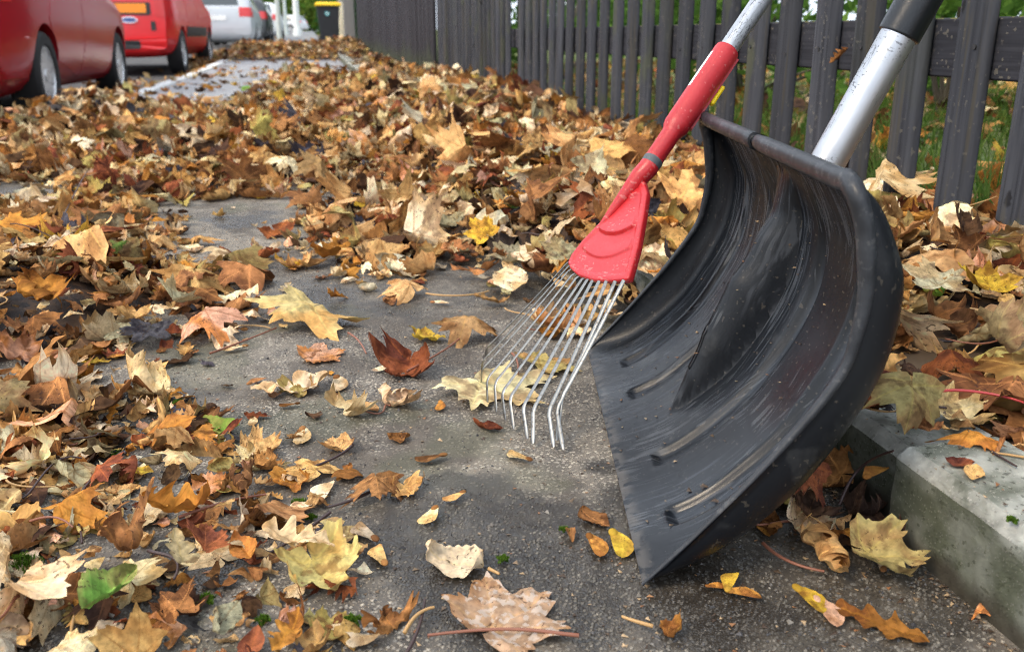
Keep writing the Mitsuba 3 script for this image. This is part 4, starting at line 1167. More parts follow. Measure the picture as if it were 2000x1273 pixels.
def ovate_outline(r):
    t = np.linspace(0, 1, 40)
    k = r.uniform(.24, .36)
    w = k * np.sin(np.pi * t ** .8) ** .9 + .004
    w = w * (1 + .04 * np.sin(t * 60))
    return np.vstack([np.stack([w, t], 1), np.stack([-w, t], 1)[::-1]])
def shard_outline(r):
    n = r.integers(6, 10)
    a = np.sort(r.uniform(0, 2 * math.pi, n))
    q = r.uniform(.35, 1.0, n)
    return np.stack([q * np.cos(a) * .5, .5 + q * np.sin(a) * .5], 1)
def torn_outline(r):
    pg = shapely.Polygon(maple_outline(r, r.uniform(0, .4)) if r.random() < .7 else ovate_outline(r)).buffer(0)
    for _ in range(r.integers(1, 4)):
        a, q = r.uniform(0, 6.283), r.uniform(.35, .8)
        c = np.array([q * math.sin(a), .3 + q * math.cos(a)])
        k = r.integers(5, 9)
        t = np.linspace(0, 6.283, k + 1)[:-1]
        w = r.uniform(.12, .55) * r.uniform(.5, 1.2, k)
        pg = pg.difference(shapely.Polygon(c + np.stack([w * np.cos(t), w * np.sin(t)], 1)).buffer(0))
        if pg.geom_type != 'Polygon':
            pg = max(pg.geoms, key=lambda g: g.area)
    return np.array(pg.exterior.coords)[:-1]
OUT = {'torn': torn_outline, 'maple': lambda r: maple_outline(r, r.choice([0, .12, .25])), 'round': lambda r: maple_outline(r, .45), 'oak': oak_outline, 'ovate': ovate_outline, 'shard': shard_outline}
VEIN = {'torn': 0, 'maple': 0, 'round': 0, 'oak': 1, 'ovate': 1, 'shard': 2}

def flat_leaf(kind, seed, res):
    r = np.random.default_rng(seed)
    pg = shapely.Polygon(OUT[kind](r)).buffer(0)
    if pg.geom_type != 'Polygon':
        pg = max(pg.geoms, key=lambda g: g.area)
    if res < .08:
        pg = pg.buffer(-.012, join_style='round').buffer(.012, join_style='round')
        if pg.geom_type != 'Polygon':
            pg = max(pg.geoms, key=lambda g: g.area)
    pg = pg.simplify(res * .12)
    ring = shapely.segmentize(pg.exterior, res * 1.05)
    B = np.array(ring.coords)[:-1]
    lo, hi = B.min(0), B.max(0)
    gx, gy = np.meshgrid(np.arange(lo[0], hi[0], res), np.arange(lo[1], hi[1], res * .866))
    gx = gx + (np.arange(gx.shape[0]) % 2)[:, None] * res * .5
    G = np.stack([gx.ravel(), gy.ravel()], 1) + r.normal(0, res * .10, (gx.size, 2))
    G = G[shapely.contains_xy(pg.buffer(-res * .45), G[:, 0], G[:, 1])]
    A = np.vstack([B, G])
    F = Delaunay(A).simplices
    c = A[F].mean(1)
    DIST[len(A), round(float(A.sum()), 6)] = shapely.distance(pg.exterior, shapely.points(A))
    return A, F[shapely.contains_xy(pg, c[:, 0], c[:, 1])]
DIST = {}
FLAT = {}
def flat_cached(kind, var, res):
    k = (kind, var, res)
    if k not in FLAT:
        FLAT[k] = flat_leaf(kind, var * 101 + 7, res)
    return FLAT[k]
def bend(P, phi, kap, off):
    """roll the sheet about an axis in direction phi; kap = curvature, past the line at off"""
    c, s = math.cos(phi), math.sin(phi)
    u, w = P[:, 0] * c + P[:, 1] * s, -P[:, 0] * s + P[:, 1] * c
    z = P[:, 2]
    e = np.clip(w - off, 0, None)
    th = e * kap
    rr = 1 / kap
    w2 = np.where(e > 0, off + (rr - z) * np.sin(th), w)
    z2 = np.where(e > 0, rr - (rr - z) * np.cos(th), z)
    return np.stack([u * c - w2 * s, u * s + w2 * c, z2], 1)
def shape_leaf(A, kind, style, seed, fine):
    """the sheet in three dimensions, stalk end at the origin, length 1"""
    r = np.random.default_rng(seed)
    x, y = A[:, 0], A[:, 1]
    maple = VEIN[kind] == 0
    cy = .3 if maple else .5
    rad = np.hypot(x, y - cy)
    S = {'flat': (.04, .06, .08, 0, .05), 'wavy': (.16, .18, .36, 1.1, .16), 'cup': (.18, .50, .50, 1.5, .12), 'dome': (-.30, -.55, -.45, 1.3, .11), 'fold': (.85, .08, .25, 1.5, .10), 'tent': (-.85, -.15, -.2, 1.2, .10), 'curl': (.22, .3, .55, 3.6, .14), 'roll': (.05, .05, .1, 6.5, .07), 'crumple': (.42, .4, .6, 4.2, .34)}[style]
    fold, cup, tip, roll, cr = S
    j = lambda: r.uniform(.65, 1.3)
    z = fold * j() * np.abs(x + r.normal(0, .03)) + cup * j() * rad ** 2
    ang = np.arctan2(x, y - cy * .5)
    z = z + tip * j() * np.clip(rad - .42, 0, 1) ** 1.5 * 2.2 * (.6 + .9 * np.sin(ang * r.integers(2, 4) + r.uniform(0, 6)))
    z = z + cr * (meshkit.fbm(np.stack([x * 2.2 + seed % 97, y * 2.2, x * 0 + .5], 1), 3, seed % 1000) - .5) * 2.1
    if fine:
        v = np.zeros_like(x)
        if maple:
            for a in (-1.85, -.92, 0, .92, 1.85):
                s_, q = x * math.sin(a) + y * math.cos(a), x * math.cos(a) - y * math.sin(a)
                v = np.maximum(v, (s_ > 0) * np.exp(-(q / .028) ** 2))
                near = (s_ > 0) * (np.abs(q) < .34 * np.maximum(s_, .02))
                t = (s_ - .75 * np.abs(q)) * 6.5
                v = v + near * .35 * (np.cos(2 * np.pi * t) * .5)
        elif VEIN[kind] == 1:
            v = np.exp(-(x / .03) ** 2) + .4 * np.cos(2 * np.pi * 8 * (y - .8 * np.abs(x)))
        z = z - .020 * v + .055 * (meshkit.noise(np.stack([x * 9, y * 9, x * 0 + seed % 31], 1), 3) - .5)
    bd = DIST.get((len(A), round(float(A.sum()), 6)))
    if bd is not None:
        e = np.clip(1 - bd / .16, 0, 1) ** 2
        z = z + e * (.10 * (meshkit.noise(np.stack([x * 3 + 5, y * 3, x * 0 + seed % 53], 1), 7) - .38)) * (1.6 if style != 'flat' else .6)
    P = np.stack([x, y, z], 1)
    if roll:
        n = 2 if roll > .6 else 1
        base = r.uniform(0, 6.283)
        for k in range(n):
            ph = base + k * r.uniform(2.2, 4.0)
            P = bend(P - [0, cy, 0], ph, max(.25, abs(roll * r.uniform(.6, 1.25))) * (1 if style not in ('dome', 'tent') else 1), r.uniform(.02, .28)) + [0, cy, 0]
    return P
MID = ['wavy', 'cup', 'dome', 'fold', 'tent', 'curl', 'crumple', 'curl', 'wavy', 'cup', 'dome', 'roll', 'tent', 'curl']
def rotations(yaw, tilt, tdir):
    """batch of rotation matrices: yaw about z, then tilt about the horizontal axis at tdir"""
    c, s = np.cos(yaw), np.sin(yaw)
    Z = np.zeros((len(yaw), 3, 3)); Z[:, 0, 0] = c; Z[:, 0, 1] = -s; Z[:, 1, 0] = s; Z[:, 1, 1] = c; Z[:, 2, 2] = 1
    ax, ay = np.cos(tdir), np.sin(tdir)
    ct, st = np.cos(tilt), np.sin(tilt)
    Rt = np.zeros((len(yaw), 3, 3))
    Rt[:, 0, 0] = ct + ax * ax * (1 - ct); Rt[:, 0, 1] = ax * ay * (1 - ct); Rt[:, 0, 2] = ay * st
    Rt[:, 1, 0] = ax * ay * (1 - ct); Rt[:, 1, 1] = ct + ay * ay * (1 - ct); Rt[:, 1, 2] = -ax * st
    Rt[:, 2, 0] = -ay * st; Rt[:, 2, 1] = ax * st; Rt[:, 2, 2] = ct
    return Rt @ Z
def leaf_uv(A, lid, pal, kind):
    code = 16 * VEIN[kind] + pal
    return np.stack([lid + .5 + .42 * np.clip(A[:, 0], -1.15, 1.15), code + .5 + .42 * np.clip(A[:, 1], -1.15, 1.15)], 1)

# ---------------------------------------------------------------- fallen leaves: where they lie
CLEAR = shapely.union_all([shapely.Polygon(q).buffer(0) for q in (
    [(-0.137, 1.857), (-0.028, 1.667), (0.06, 1.576), (0.212, 1.636), (0.281, 1.495), (0.292, 1.34), (0.322, 1.098), (0.386, 1.266), (0.499, 1.242), (0.438, 0.792), (0.511, 0.777), (0.477, 0.637), (0.472, 0.474), (0.425, 0.412), (0.002, 0.502), (0.011, 0.626), (0.023, 0.69), (-0.009, 0.777), (-0.048, 0.895), (-0.142, 1.023), (-0.2, 1.17), (-0.18, 1.267), (-0.098, 1.272), (-0.058, 1.36), (-0.132, 1.617)],
    [(-0.332, 2.487), (-0.202, 2.555), (-0.028, 2.502), (-0.074, 2.159), (-0.127, 1.854), (-0.227, 1.876), (-0.275, 2.142)],
    [(-1.13, 6.694), (-1.185, 15.858), (-0.028, 17.22), (-0.287, 13.419), (-0.408, 9.952), (-0.435, 7.615), (-0.562, 6.189), (-0.853, 6.074)],
    [(-0.028, 13.807), (0.603, 20.471), (0.657, 13.219), (0.664, 9.609), (0.429, 9.775), (0.268, 11.453)],
    [(-0.982, 2.925), (-0.801, 2.858), (-0.739, 2.574), (-0.857, 2.524)],
)])

def clear_dist(x, y):
    return shapely.distance(CLEAR, shapely.points(np.stack([x, y], -1)))
HEAPS = [(-.50, 1.75, .26, .26, .045), (-.50, 1.50, .20, .16, .04), (.55, 1.95, .30, .45, .03), (-.05, 4.2, .9, 1.1, .025), (-.22, 9.6, .30, 1.7, .09), (.15, 3.4, .6, .6, .02), (-1.42, 5.6, .25, 1.2, .09), (-.9, 4.4, .5, .9, .02), (.8, 4.6, .35, 1.3, .06), (.84, 1.02, .22, .30, .055), (.74, 2.4, .2, .8, .03), (.80, 6.8, .22, 1.2, .05)]
def bed_h(x, y):
    """height of the bed of leaves above what lies beneath it"""
    d = clear_dist(x, y)
    k = np.clip(d / .30, 0, 1); k = k * k * (3 - 2 * k)
    h = .010 + .012 * meshkit.fbm(np.stack([x * 4, y * 4, x * 0], -1), 3, 6)
    for cx, cy, sx, sy, a in HEAPS:
        h = h + a * np.exp(-((x - cx) / sx) ** 2 - ((y - cy) / sy) ** 2) * (.7 + .6 * meshkit.fbm(np.stack([x * 5, y * 3, x * 0], -1), 3, 9))
    h = h * (1 - .6 * np.clip((y - 3.6) / 1.4, 0, 1) * np.clip((.15 - x) / .4, 0, 1) * (x > -1.25) * (y < 7.3))
    h = h * k * np.clip((y - .60) / .75, .25, 1)
    far = np.exp(-((y - 19.0) / 2.6) ** 2) * np.clip((x + 2.3) / .5, 0, 1) * np.clip((1.2 - x) / .4, 0, 1)
    h = h * np.clip((13.5 - y) / 1.5, 0, 1) + far * (.13 + .09 * meshkit.fbm(np.stack([x * 2, y * 1.2, x * 0], -1), 3, 12))
    return h
def base_z(x, y):
    """pavement, kerb, soil or gutter"""
    k = np.clip((x - .20) / .27, 0, 1)
    ramp = np.where((y > 1.25) & (y < 9.5), .078 * k * k * (3 - 2 * k) * np.clip((y - 1.25) / .35, 0, 1) * np.clip((9.5 - y) / 1.0, 0, 1), 0)
    z = np.where(x > .575, soil_z(x, y), np.where(x > .475, .082 + zg(y), ramp + zg(y)))
    return np.where(x < -1.33, zg(y) - .16, np.where(x < -1.2, np.maximum(z, .007 + zg(y)), z))
def ground_z(x, y):
    return base_z(x, y) + bed_h(x, y)

RL = np.random.default_rng(77)
# mat of broken leaves beneath the loose ones, darkened as shade in the gaps
def mat_sheet(xs, ys):
    X, Y = np.meshgrid(xs, ys)
    d = clear_dist(X.ravel(), Y.ravel()).reshape(X.shape)
    b = base_z(X, Y)
    h = bed_h(X, Y)
    far = Y > 13.5
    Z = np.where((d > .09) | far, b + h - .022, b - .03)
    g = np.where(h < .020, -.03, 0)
    return Z + g
thing('leaf_litter', 'thick loose litter of brown and tan autumn leaves covering the pavement', 'leaf litter', kind='stuff')
xs, ys2 = np.linspace(-1.75, 1.12, 120), np.r_[np.linspace(.45, 4, 140), np.linspace(4.05, 24, 200)]
mt = grid_sheet(xs, ys2, lambda x, y: mat_sheet(xs, ys2))
vz = np.array(mt.vertices)
keep = ((vz[mt.faces][:, :, 2] - base_z(vz[:, 0], vz[:, 1])[mt.faces]) > -.0).any(1)
put('leaf_litter__mat', tm(mt.vertices, np.array(mt.faces)[keep]), 'bed_material', smooth=True)
labels['leaf_litter__mat'] = {'kind': 'stuff', 'label': 'mat of broken leaves under the loose ones, gap shade painted into its colour'}

PALW = np.array([.26, .27, .20, .105, .055, .014, .03, .035, .06, .02, .003, .05, .008, .05, .0]); PALW /= PALW.sum()
def pick_pal(n, rng, w=PALW):
    return rng.choice(len(PAL), n, p=w)
def in_view(x, y, z, m=.30):
    q = np.stack([x, y, z], -1) - CAM
    dz = q @ FWD
    rt = np.array([math.cos(YAW), -math.sin(YAW), 0]); up = np.cross(rt, FWD)
    return (dz > .15) & (np.abs(q @ rt) < dz * .556 + m) & (np.abs(q @ up) < dz * .354 + m)
def scatter(n, xr, yr, rng, dens):
    x, y = rng.uniform(*xr, n), rng.uniform(*yr, n)
    ok = (rng.random(n) < dens(x, y)) & in_view(x, y, np.zeros(n))
    # nothing lies inside the scoop or under the wheels
    s = (x - SB[0]) * SS[0] + (y - SB[1]) * SS[1]
    w = (x - SB[0]) * SW[0] + (y - SB[1]) * SW[1]
    ok &= ~((s > -.012) & (s < .115) & (w > -.02) & (w < SWL + .015))
    return x[ok], y[ok]
LID = 900
NEARLEAVES = []      # candidates that become things of their own
def lay(kinds, x, y, size, rng, res, tilt_sd, styles, pals=None, embed=.012, zfun=ground_z, single=False, flat_on_clear=True):
    """loose leaves; returns one mesh (or fills NEARLEAVES)"""
    global LID
    n = len(x)
    VV, FF, UU, at = [], [], [], 0
    kind_i = rng.integers(0, len(kinds), n)
    var = rng.integers(0, 9, n)
    sty = rng.integers(0, len(styles), n)
    yaw = rng.uniform(0, 6.283, n)
    cl = clear_dist(x, y) < .04
    tilt = np.abs(rng.normal(0, tilt_sd, n)) * np.where(cl & flat_on_clear, .25, 1)
    R = rotations(yaw, np.minimum(tilt, 1.4), rng.uniform(0, 6.283, n))
    pals = pick_pal(n, rng) if pals is None else pals
    zb = zfun(x, y)
    for k in range(n):
        kd = kinds[kind_i[k]]
        st = styles[sty[k]]
        if cl[k] and st in ('crumple', 'roll', 'fold', 'tent') and rng.random() < .6:
            st = 'wavy'
        key = (kd, var[k], st, res)
        if key not in SHP:
            A, F = flat_cached(kd, int(var[k]), res)
            SHP[key] = (A, F, shape_leaf(A, kd, st, int(var[k]) * 31 + len(SHP), res < .06))
        A, F, P = SHP[key]
        c = np.array([0, .3 if VEIN[kd] == 0 else .5, 0])
        Q = ((P - c) * size[k]) @ R[k].T
        low = np.quantile(Q[:, 2], .06)
        Q[:, 2] -= low
        Q += [x[k], y[k], zb[k] + .0012 - (0 if cl[k] else embed * rng.random())]
        uv = leaf_uv(A, LID, int(pals[k]), kd)
        if single:
            NEARLEAVES.append((kd, int(pals[k]), st, Q, F, uv, x[k], y[k], size[k], P, c, R[k], low))
        else:
            VV.append(Q); FF.append(F + at); UU.append(uv); at += len(Q)
        LID = LID + 1 if LID < 60000 else 900
    if not single:
        return tm(np.vstack(VV), np.vstack(FF)), np.vstack(UU)
SHP = {}
def dens_main(x, y):
    d = clear_dist(x, y)
    return np.where((d > .05) & (bed_h(x, y) > .004), 1.0, np.where(d > 0, .35, np.where(y < .75, 0, np.where(y > 6, .09, .02)))) * np.where((x < -1.15) & (y > 6.3), .25, 1) * np.where((x < 0) & (y > 4.6) & (y < 6.5), .75, 1)
def dens_far(x, y):
    return np.where(bed_h(x, y) > .03, 1.0, np.where(x > .6, .5, .05))

HEROES = [
    ('maple', 0.1260, 0.5853, 0.0040, 0.0716, -0.986, 14, 'flat', 3, 0, 'large pinkish tan speckled maple leaf lying flat at the bottom centre of the photo', ('r', [(0.1648, 0.5456, 0.006), (0.1399, 0.5529, 0.008), (0.1095, 0.5618, 0.008), (0.0577, 0.5655, 0.008)])),
    ('maple', 0.0322, 0.5921, 0.0040, 0.0352, 0.394, 2, 'crumple', 20, 40, 'brown crumpled maple leaf curled up at the bottom edge, left of the big speckled leaf', ('p', [(0.042, 0.5747, 0.006), (0.0532, 0.5915, 0.008), (0.0668, 0.5985, 0.008)])),
    ('maple', -0.0155, 0.6616, 0.0120, 0.0594, -2.686, 12, 'wavy', 8, 0, 'large yellow-green mottled maple leaf among the foreground leaves left of centre', None),
    ('oak', -0.0329, 0.6872, 0.0300, 0.0627, -1.898, 1, 'curl', 12, 90, 'pale tan lobed oak leaf lying above the yellow-green maple leaf', None),
    ('maple', 0.0382, 0.7939, 0.0030, 0.0360, -3.104, 2, 'tent', 6, 20, 'brown folded maple leaf on the bare asphalt in front of the rake', ('d', [(0.031, 0.7999, 0.005), (0.0149, 0.7839, 0.007), (-0.0087, 0.774, 0.007)])),
    ('maple', 0.0676, 0.8008, 0.0060, 0.0304, -2.846, 0, 'wavy', 10, 300, 'pale tan maple leaf tucked behind the brown folded leaf on the bare asphalt', None),
    ('ovate', 0.0902, 0.6679, 0.0040, 0.0702, 1.005, 1, 'roll', 0, 0, 'pale leaf rolled into a tube on the dark asphalt in the foreground', ('p', [(0.1174, 0.6447, 0.006), (0.1235, 0.6326, 0.008)])),
    ('maple', -0.0877, 0.8220, 0.0200, 0.0507, 1.011, 2, 'roll', 5, 0, 'brown leaf rolled into a scroll at the left of the foreground', None),
    ('oak', -0.1416, 0.7901, 0.0160, 0.0854, -1.429, 4, 'curl', 10, 120, 'orange-brown lobed leaf below the rolled brown scroll leaf', None),
    ('maple', -0.1786, 0.7321, 0.0200, 0.0474, 0.662, 2, 'crumple', 15, 60, 'grey-brown curled maple leaf at the lower left with a long dark stalk', ('d', [(-0.1517, 0.7026, 0.022), (-0.1381, 0.6909, 0.024), (-0.1268, 0.6785, 0.024), (-0.1254, 0.6525, 0.024)])),
    ('oak', -0.1248, 0.6835, 0.0300, 0.0507, 0.378, 1, 'wavy', 25, 80, 'pale beige lobed leaf standing beside the grey-brown curled leaf', None),
    ('ovate', -0.0790, 0.7011, 0.0200, 0.0422, 0.470, 4, 'cup', 10, 0, 'rounded orange leaf with brown spots in the lower left litter', None),
    ('maple', -0.1084, 0.7086, 0.0250, 0.0286, 0.099, 8, 'fold', 30, 50, 'dark red-brown folded leaf between the pale lobed leaf and the orange leaf', None),
    ('ovate', -0.1689, 0.6440, 0.0300, 0.0533, -0.641, 10, 'fold', 10, 30, 'bright green narrow leaf at the lower left of the photo', None),
    ('ovate', -0.0853, 0.6033, 0.0200, 0.0463, -0.403, 7, 'roll', 12, 60, 'pale green curled leaf in the litter at the bottom left', None),
    ('oak', -0.0410, 0.5871, 0.0140, 0.0441, -0.494, 4, 'wavy', 8, 0, 'orange-tan lobed leaf at the bottom edge below the yellow-green maple leaf', None),
    ('oak', -0.0470, 1.0878, 0.0030, 0.0993, 1.897, 1, 'wavy', 4, 0, 'long pale oak leaf lying alone on the grey asphalt left of centre', None),
    ('maple', -0.0358, 1.3637, 0.0120, 0.0928, 2.303, 12, 'dome', 12, 50, 'large pale yellow domed maple leaf on the pavement left of centre', ('p', [(-0.0282, 1.44, 0.014), (-0.0217, 1.4375, 0.016)])),
    ('maple', -0.0054, 1.2182, 0.0040, 0.0562, -1.253, 11, 'flat', 3, 0, 'flat wet pinkish leaf just below the pale yellow domed leaf', ('k', [(0.0311, 1.2969, 0.006), (0.0437, 1.2521, 0.008), (0.051, 1.1945, 0.008)])),
    ('maple', 0.0955, 1.1331, 0.0060, 0.0700, 2.503, 8, 'cup', 12, 0, 'dark red maple leaf with a yellow vein lying in the middle of the pavement', ('r', [(0.0983, 1.1133, 0.008), (0.1326, 1.1504, 0.01), (0.1669, 1.197, 0.01), (0.1924, 1.2453, 0.01)])),
    ('maple', 0.1369, 1.2560, 0.0080, 0.0431, 2.103, 5, 'wavy', 10, 100, 'small bright yellow leaf behind the dark red maple leaf', None),
    ('maple', 0.2090, 1.2418, 0.0100, 0.0545, -2.492, 0, 'dome', 14, 40, 'brown-tan curled leaf touching the leftmost rake tines', None),
    ('maple', 0.2022, 1.0395, 0.0060, 0.1019, -2.508, 7, 'flat', 3, 60, 'large pale green and tan maple leaf pinned under the rake tines', None),
    ('maple', 0.2891, 1.1183, 0.0060, 0.0630, -1.116, 6, 'flat', 6, 90, 'dark olive wet leaf half hidden behind the rake tines', ('k', [(0.2444, 1.1536, 0.008), (0.2435, 1.1166, 0.01), (0.2345, 1.0694, 0.01)])),
    ('maple', 0.1290, 1.4924, 0.0120, 0.0555, 0.821, 0, 'dome', 10, 0, 'pale veined leaf with a long stalk on the bare strip behind the red maple leaf', ('p', [(0.1644, 1.458, 0.014), (0.193, 1.4319, 0.016), (0.23, 1.4272, 0.016), (0.2672, 1.445, 0.016)])),
    ('ovate', 0.0758, 1.5437, 0.0040, 0.0457, -2.580, 7, 'curl', 5, 0, 'small pale green curled leaf left of the long-stalked leaf', None),
    ('oak', 0.0184, 1.4957, 0.0060, 0.0559, -0.905, 4, 'fold', 20, 80, 'bright orange lobed leaf behind the pale yellow domed leaf', None),
    ('maple', -0.0738, 0.9279, 0.0060, 0.0385, -0.990, 0, 'wavy', 8, 0, 'orange and tan maple leaf on the left of the bare asphalt', None),
    ('round', 0.0020, 0.9163, 0.0040, 0.0319, 0.518, 0, 'wavy', 6, 0, 'tan broken leaf beside a mauve scrap on the bare asphalt', ('d', [(0.0206, 0.9079, 0.006), (-0.0067, 0.8693, 0.008), (-0.0467, 0.8486, 0.008)])),
    ('oak', 0.0088, 0.8528, 0.0030, 0.0338, -0.438, 4, 'flat', 3, 0, 'small orange lobed leaf on the bare asphalt above the brown folded leaf', None),
    ('ovate', 0.0706, 0.9240, 0.0030, 0.0306, 1.090, 2, 'roll', 0, 0, 'small dark brown curled leaf on the bare asphalt below the dark red maple', None),
    ('maple', -0.2502, 1.3172, 0.0200, 0.0513, 2.823, 9, 'flat', 12, 0, 'wet blackish grey leaf in the heap on the left', None),
    ('maple', -0.2789, 1.3814, 0.0300, 0.0463, 0.498, 0, 'cup', 18, 60, 'greyish tan leaf on the edge of the left heap', None),
    ('maple', -0.3792, 1.2112, 0.0300, 0.0623, -0.002, 11, 'wavy', 28, 60, 'big green and reddish maple leaf at the left edge of the photo', None),
    ('maple', -0.4144, 1.4254, 0.0350, 0.0701, 0.531, 4, 'crumple', 30, 30, 'dark orange-brown crumpled leaf at the left edge above the big reddish leaf', None),
    ('ovate', -0.2986, 1.1895, 0.0060, 0.0418, 0.887, 1, 'flat', 0, 0, 'small narrow cream leaf on the dark wet ground at the left', None),
    ('maple', -0.2187, 1.4442, 0.0300, 0.0536, -0.496, 7, 'fold', 25, 90, 'pale grey-green pointed leaf standing in the left heap', None),
    ('maple', 0.3926, 0.6035, 0.0100, 0.0563, 0.482, 0, 'crumple', 8, 0, 'tan crumpled maple leaf on the pavement in front of the kerb', None),
    ('maple', 0.4337, 0.5786, 0.0220, 0.0575, -2.043, 13, 'wavy', 10, 0, 'olive-tan maple leaf with purple tips leaning against the kerb face', None),
    ('round', 0.5010, 0.6645, 0.1000, 0.0545, 2.704, 13, 'dome', 42, 0, 'greenish tan leaf with a red stalk lying on top of the kerb', ('R', [(0.547, 0.6995, 0.102), (0.5718, 0.697, 0.104), (0.5973, 0.6811, 0.104), (0.6111, 0.6555, 0.104)])),
    ('maple', 0.6988, 0.9203, 0.1450, 0.0555, -0.171, 7, 'flat', 24, 10, 'large pale yellow and grey maple leaf on the heap right of the shovel', ('p', [(0.7099, 0.9173, 0.147), (0.7338, 0.929, 0.149), (0.771, 0.9599, 0.149)])),
    ('maple', 0.7452, 0.8863, 0.1500, 0.0507, -0.530, 5, 'wavy', 22, -10, 'orange-yellow maple leaf with green blotches at the right edge of the heap', None),
    ('round', 0.6540, 0.7659, 0.1300, 0.0543, 0.427, 13, 'fold', 45, 30, 'folded olive-tan leaf standing at the right edge of the photo', None),
    ('ovate', 0.8190, 1.0987, 0.1550, 0.0880, -0.456, 0, 'fold', 62, 50, 'tan folded leaf standing upright under the pickets right of the shovel', None),
    ('maple', 0.9219, 1.1632, 0.1500, 0.0509, -0.417, 3, 'fold', 35, 0, 'shiny dark brown leaf behind the upright tan leaf', None),
    ('maple', 1.2447, 1.9109, 0.1600, 0.0867, -0.250, 2, 'tent', 70, 60, 'brown dry leaf standing against the pickets behind the shovel handle', None),
    ('round', 1.0308, 2.9856, 0.1300, 0.0654, 0.831, 5, 'flat', 60, 60, 'bright yellow maple leaf leaning against the foot of the fence', None),
    ('maple', 0.8932, 3.9016, 0.1200, 0.1072, 0.000, 8, 'tent', 70, 50, 'red-brown leaf leaning upright against the fence beyond the rake', None),
    ('maple', 0.2925, 1.6664, 0.0600, 0.0502, 0.638, 5, 'flat', 48, 0, 'orange-yellow maple leaf propped up in the litter left of the rake head', None),
    ('maple', 0.3246, 2.0163, 0.0600, 0.0479, -0.072, 12, 'cup', 35, 20, 'pale yellow maple leaf in the litter behind the orange-yellow leaf', None),
    ('maple', 0.4295, 1.9729, 0.0750, 0.0501, -0.004, 7, 'wavy', 30, 0, 'cream and pale green maple leaf in the litter left of the rake socket', None),
    ('maple', -0.1633, 4.4630, 0.0400, 0.1165, -0.250, 1, 'wavy', 25, 20, 'whitish maple leaf in the middle of the leaf covered pavement', None),
    ('maple', 0.0137, 2.5771, 0.0450, 0.0674, -2.926, 0, 'tent', 55, 40, 'tan downturned maple leaf at the rear of the bare patch', None),
    ('maple', -0.0860, 2.7831, 0.0450, 0.0665, 2.778, 1, 'dome', 25, 30, 'pale rounded leaf left of the tan downturned leaf', None),
    ('oak', 0.0205, 1.7982, 0.0160, 0.1252, -0.539, 4, 'cup', 12, 30, 'orange boat-shaped curled leaf right of the bare patch', None),
    ('round', 0.2344, 0.5429, 0.0040, 0.0221, 0.438, 4, 'curl', 5, 0, 'orange leaf with a green patch at the bottom right of the photo', ('p', [(0.2211, 0.5448, 0.006), (0.2093, 0.5508, 0.008), (0.2018, 0.5581, 0.008)])),
    ('oak', 0.3892, 0.5194, 0.0020, 0.0726, 0.757, 4, 'flat', 2, 0, 'rotting orange-brown leaf scrap on the asphalt in front of the kerb', None),
    ('ovate', 0.2267, 0.7122, 0.0030, 0.0417, -2.682, 2, 'roll', 0, 0, 'small brown rolled leaf at the edge of the shovel blade', None),
    ('ovate', 0.1984, 0.6879, 0.0020, 0.0215, 3.001, 2, 'fold', 0, 0, 'tiny brown folded leaf left of the two yellow seeds by the shovel', None),
    ('ovate', 0.1683, 0.9323, 0.0020, 0.0412, -2.175, 8, 'roll', 0, 0, 'reddish splinter-like rolled leaf in front of the rake tips', None),
    ('maple', 0.4142, 0.6649, 0.0200, 0.0395, -0.625, 3, 'crumple', 30, 20, 'dark brown crumpled leaf in the shade behind the shovel edge', None),
    ('maple', 0.4039, 0.6626, 0.0350, 0.0335, 2.394, 8, 'tent', 30, -10, 'reddish brown leaf hanging in the gap between shovel and kerb', None),
    ('ovate', 0.4985, 0.7251, 0.0500, 0.0566, 1.980, 8, 'fold', 30, 0, 'reddish leaf tucked between the shovel and the kerb end', None),
    ('oak', 0.9850, 1.6545, 0.3741, 0.0450, 1.200, 2, 'fold', 75, 200, 'small brown leaf caught on the fence rail left of the shovel handle', None),
    ('oak', 0.2653, 1.4122, 0.0060, 0.0623, -1.780, 0, 'wavy', 6, 0, 'pale tan lobed leaf on the bare strip left of the rake tines', None),
    ('ovate', 0.2646, 1.8594, 0.0500, 0.0844, -1.044, 7, 'wavy', 20, 0, 'grey-green leaf in the litter left of the orange-yellow leaf', None),
    ('maple', 0.3868, 1.4381, 0.0750, 0.0574, 0.125, 7, 'flat', 30, 20, 'pale grey-green maple leaf in the litter behind the rake head', None),
    ('maple', 0.1967, 1.6984, 0.0300, 0.0478, 0.041, 0, 'wavy', 20, 20, 'pale tan leaf on the front edge of the leaf litter in the centre', None),
    ('oak', -0.0619, 1.5866, 0.0040, 0.0487, -0.107, 1, 'flat', 4, 0, 'small cream oak leaf on the wet ground above the domed leaf', None),
]
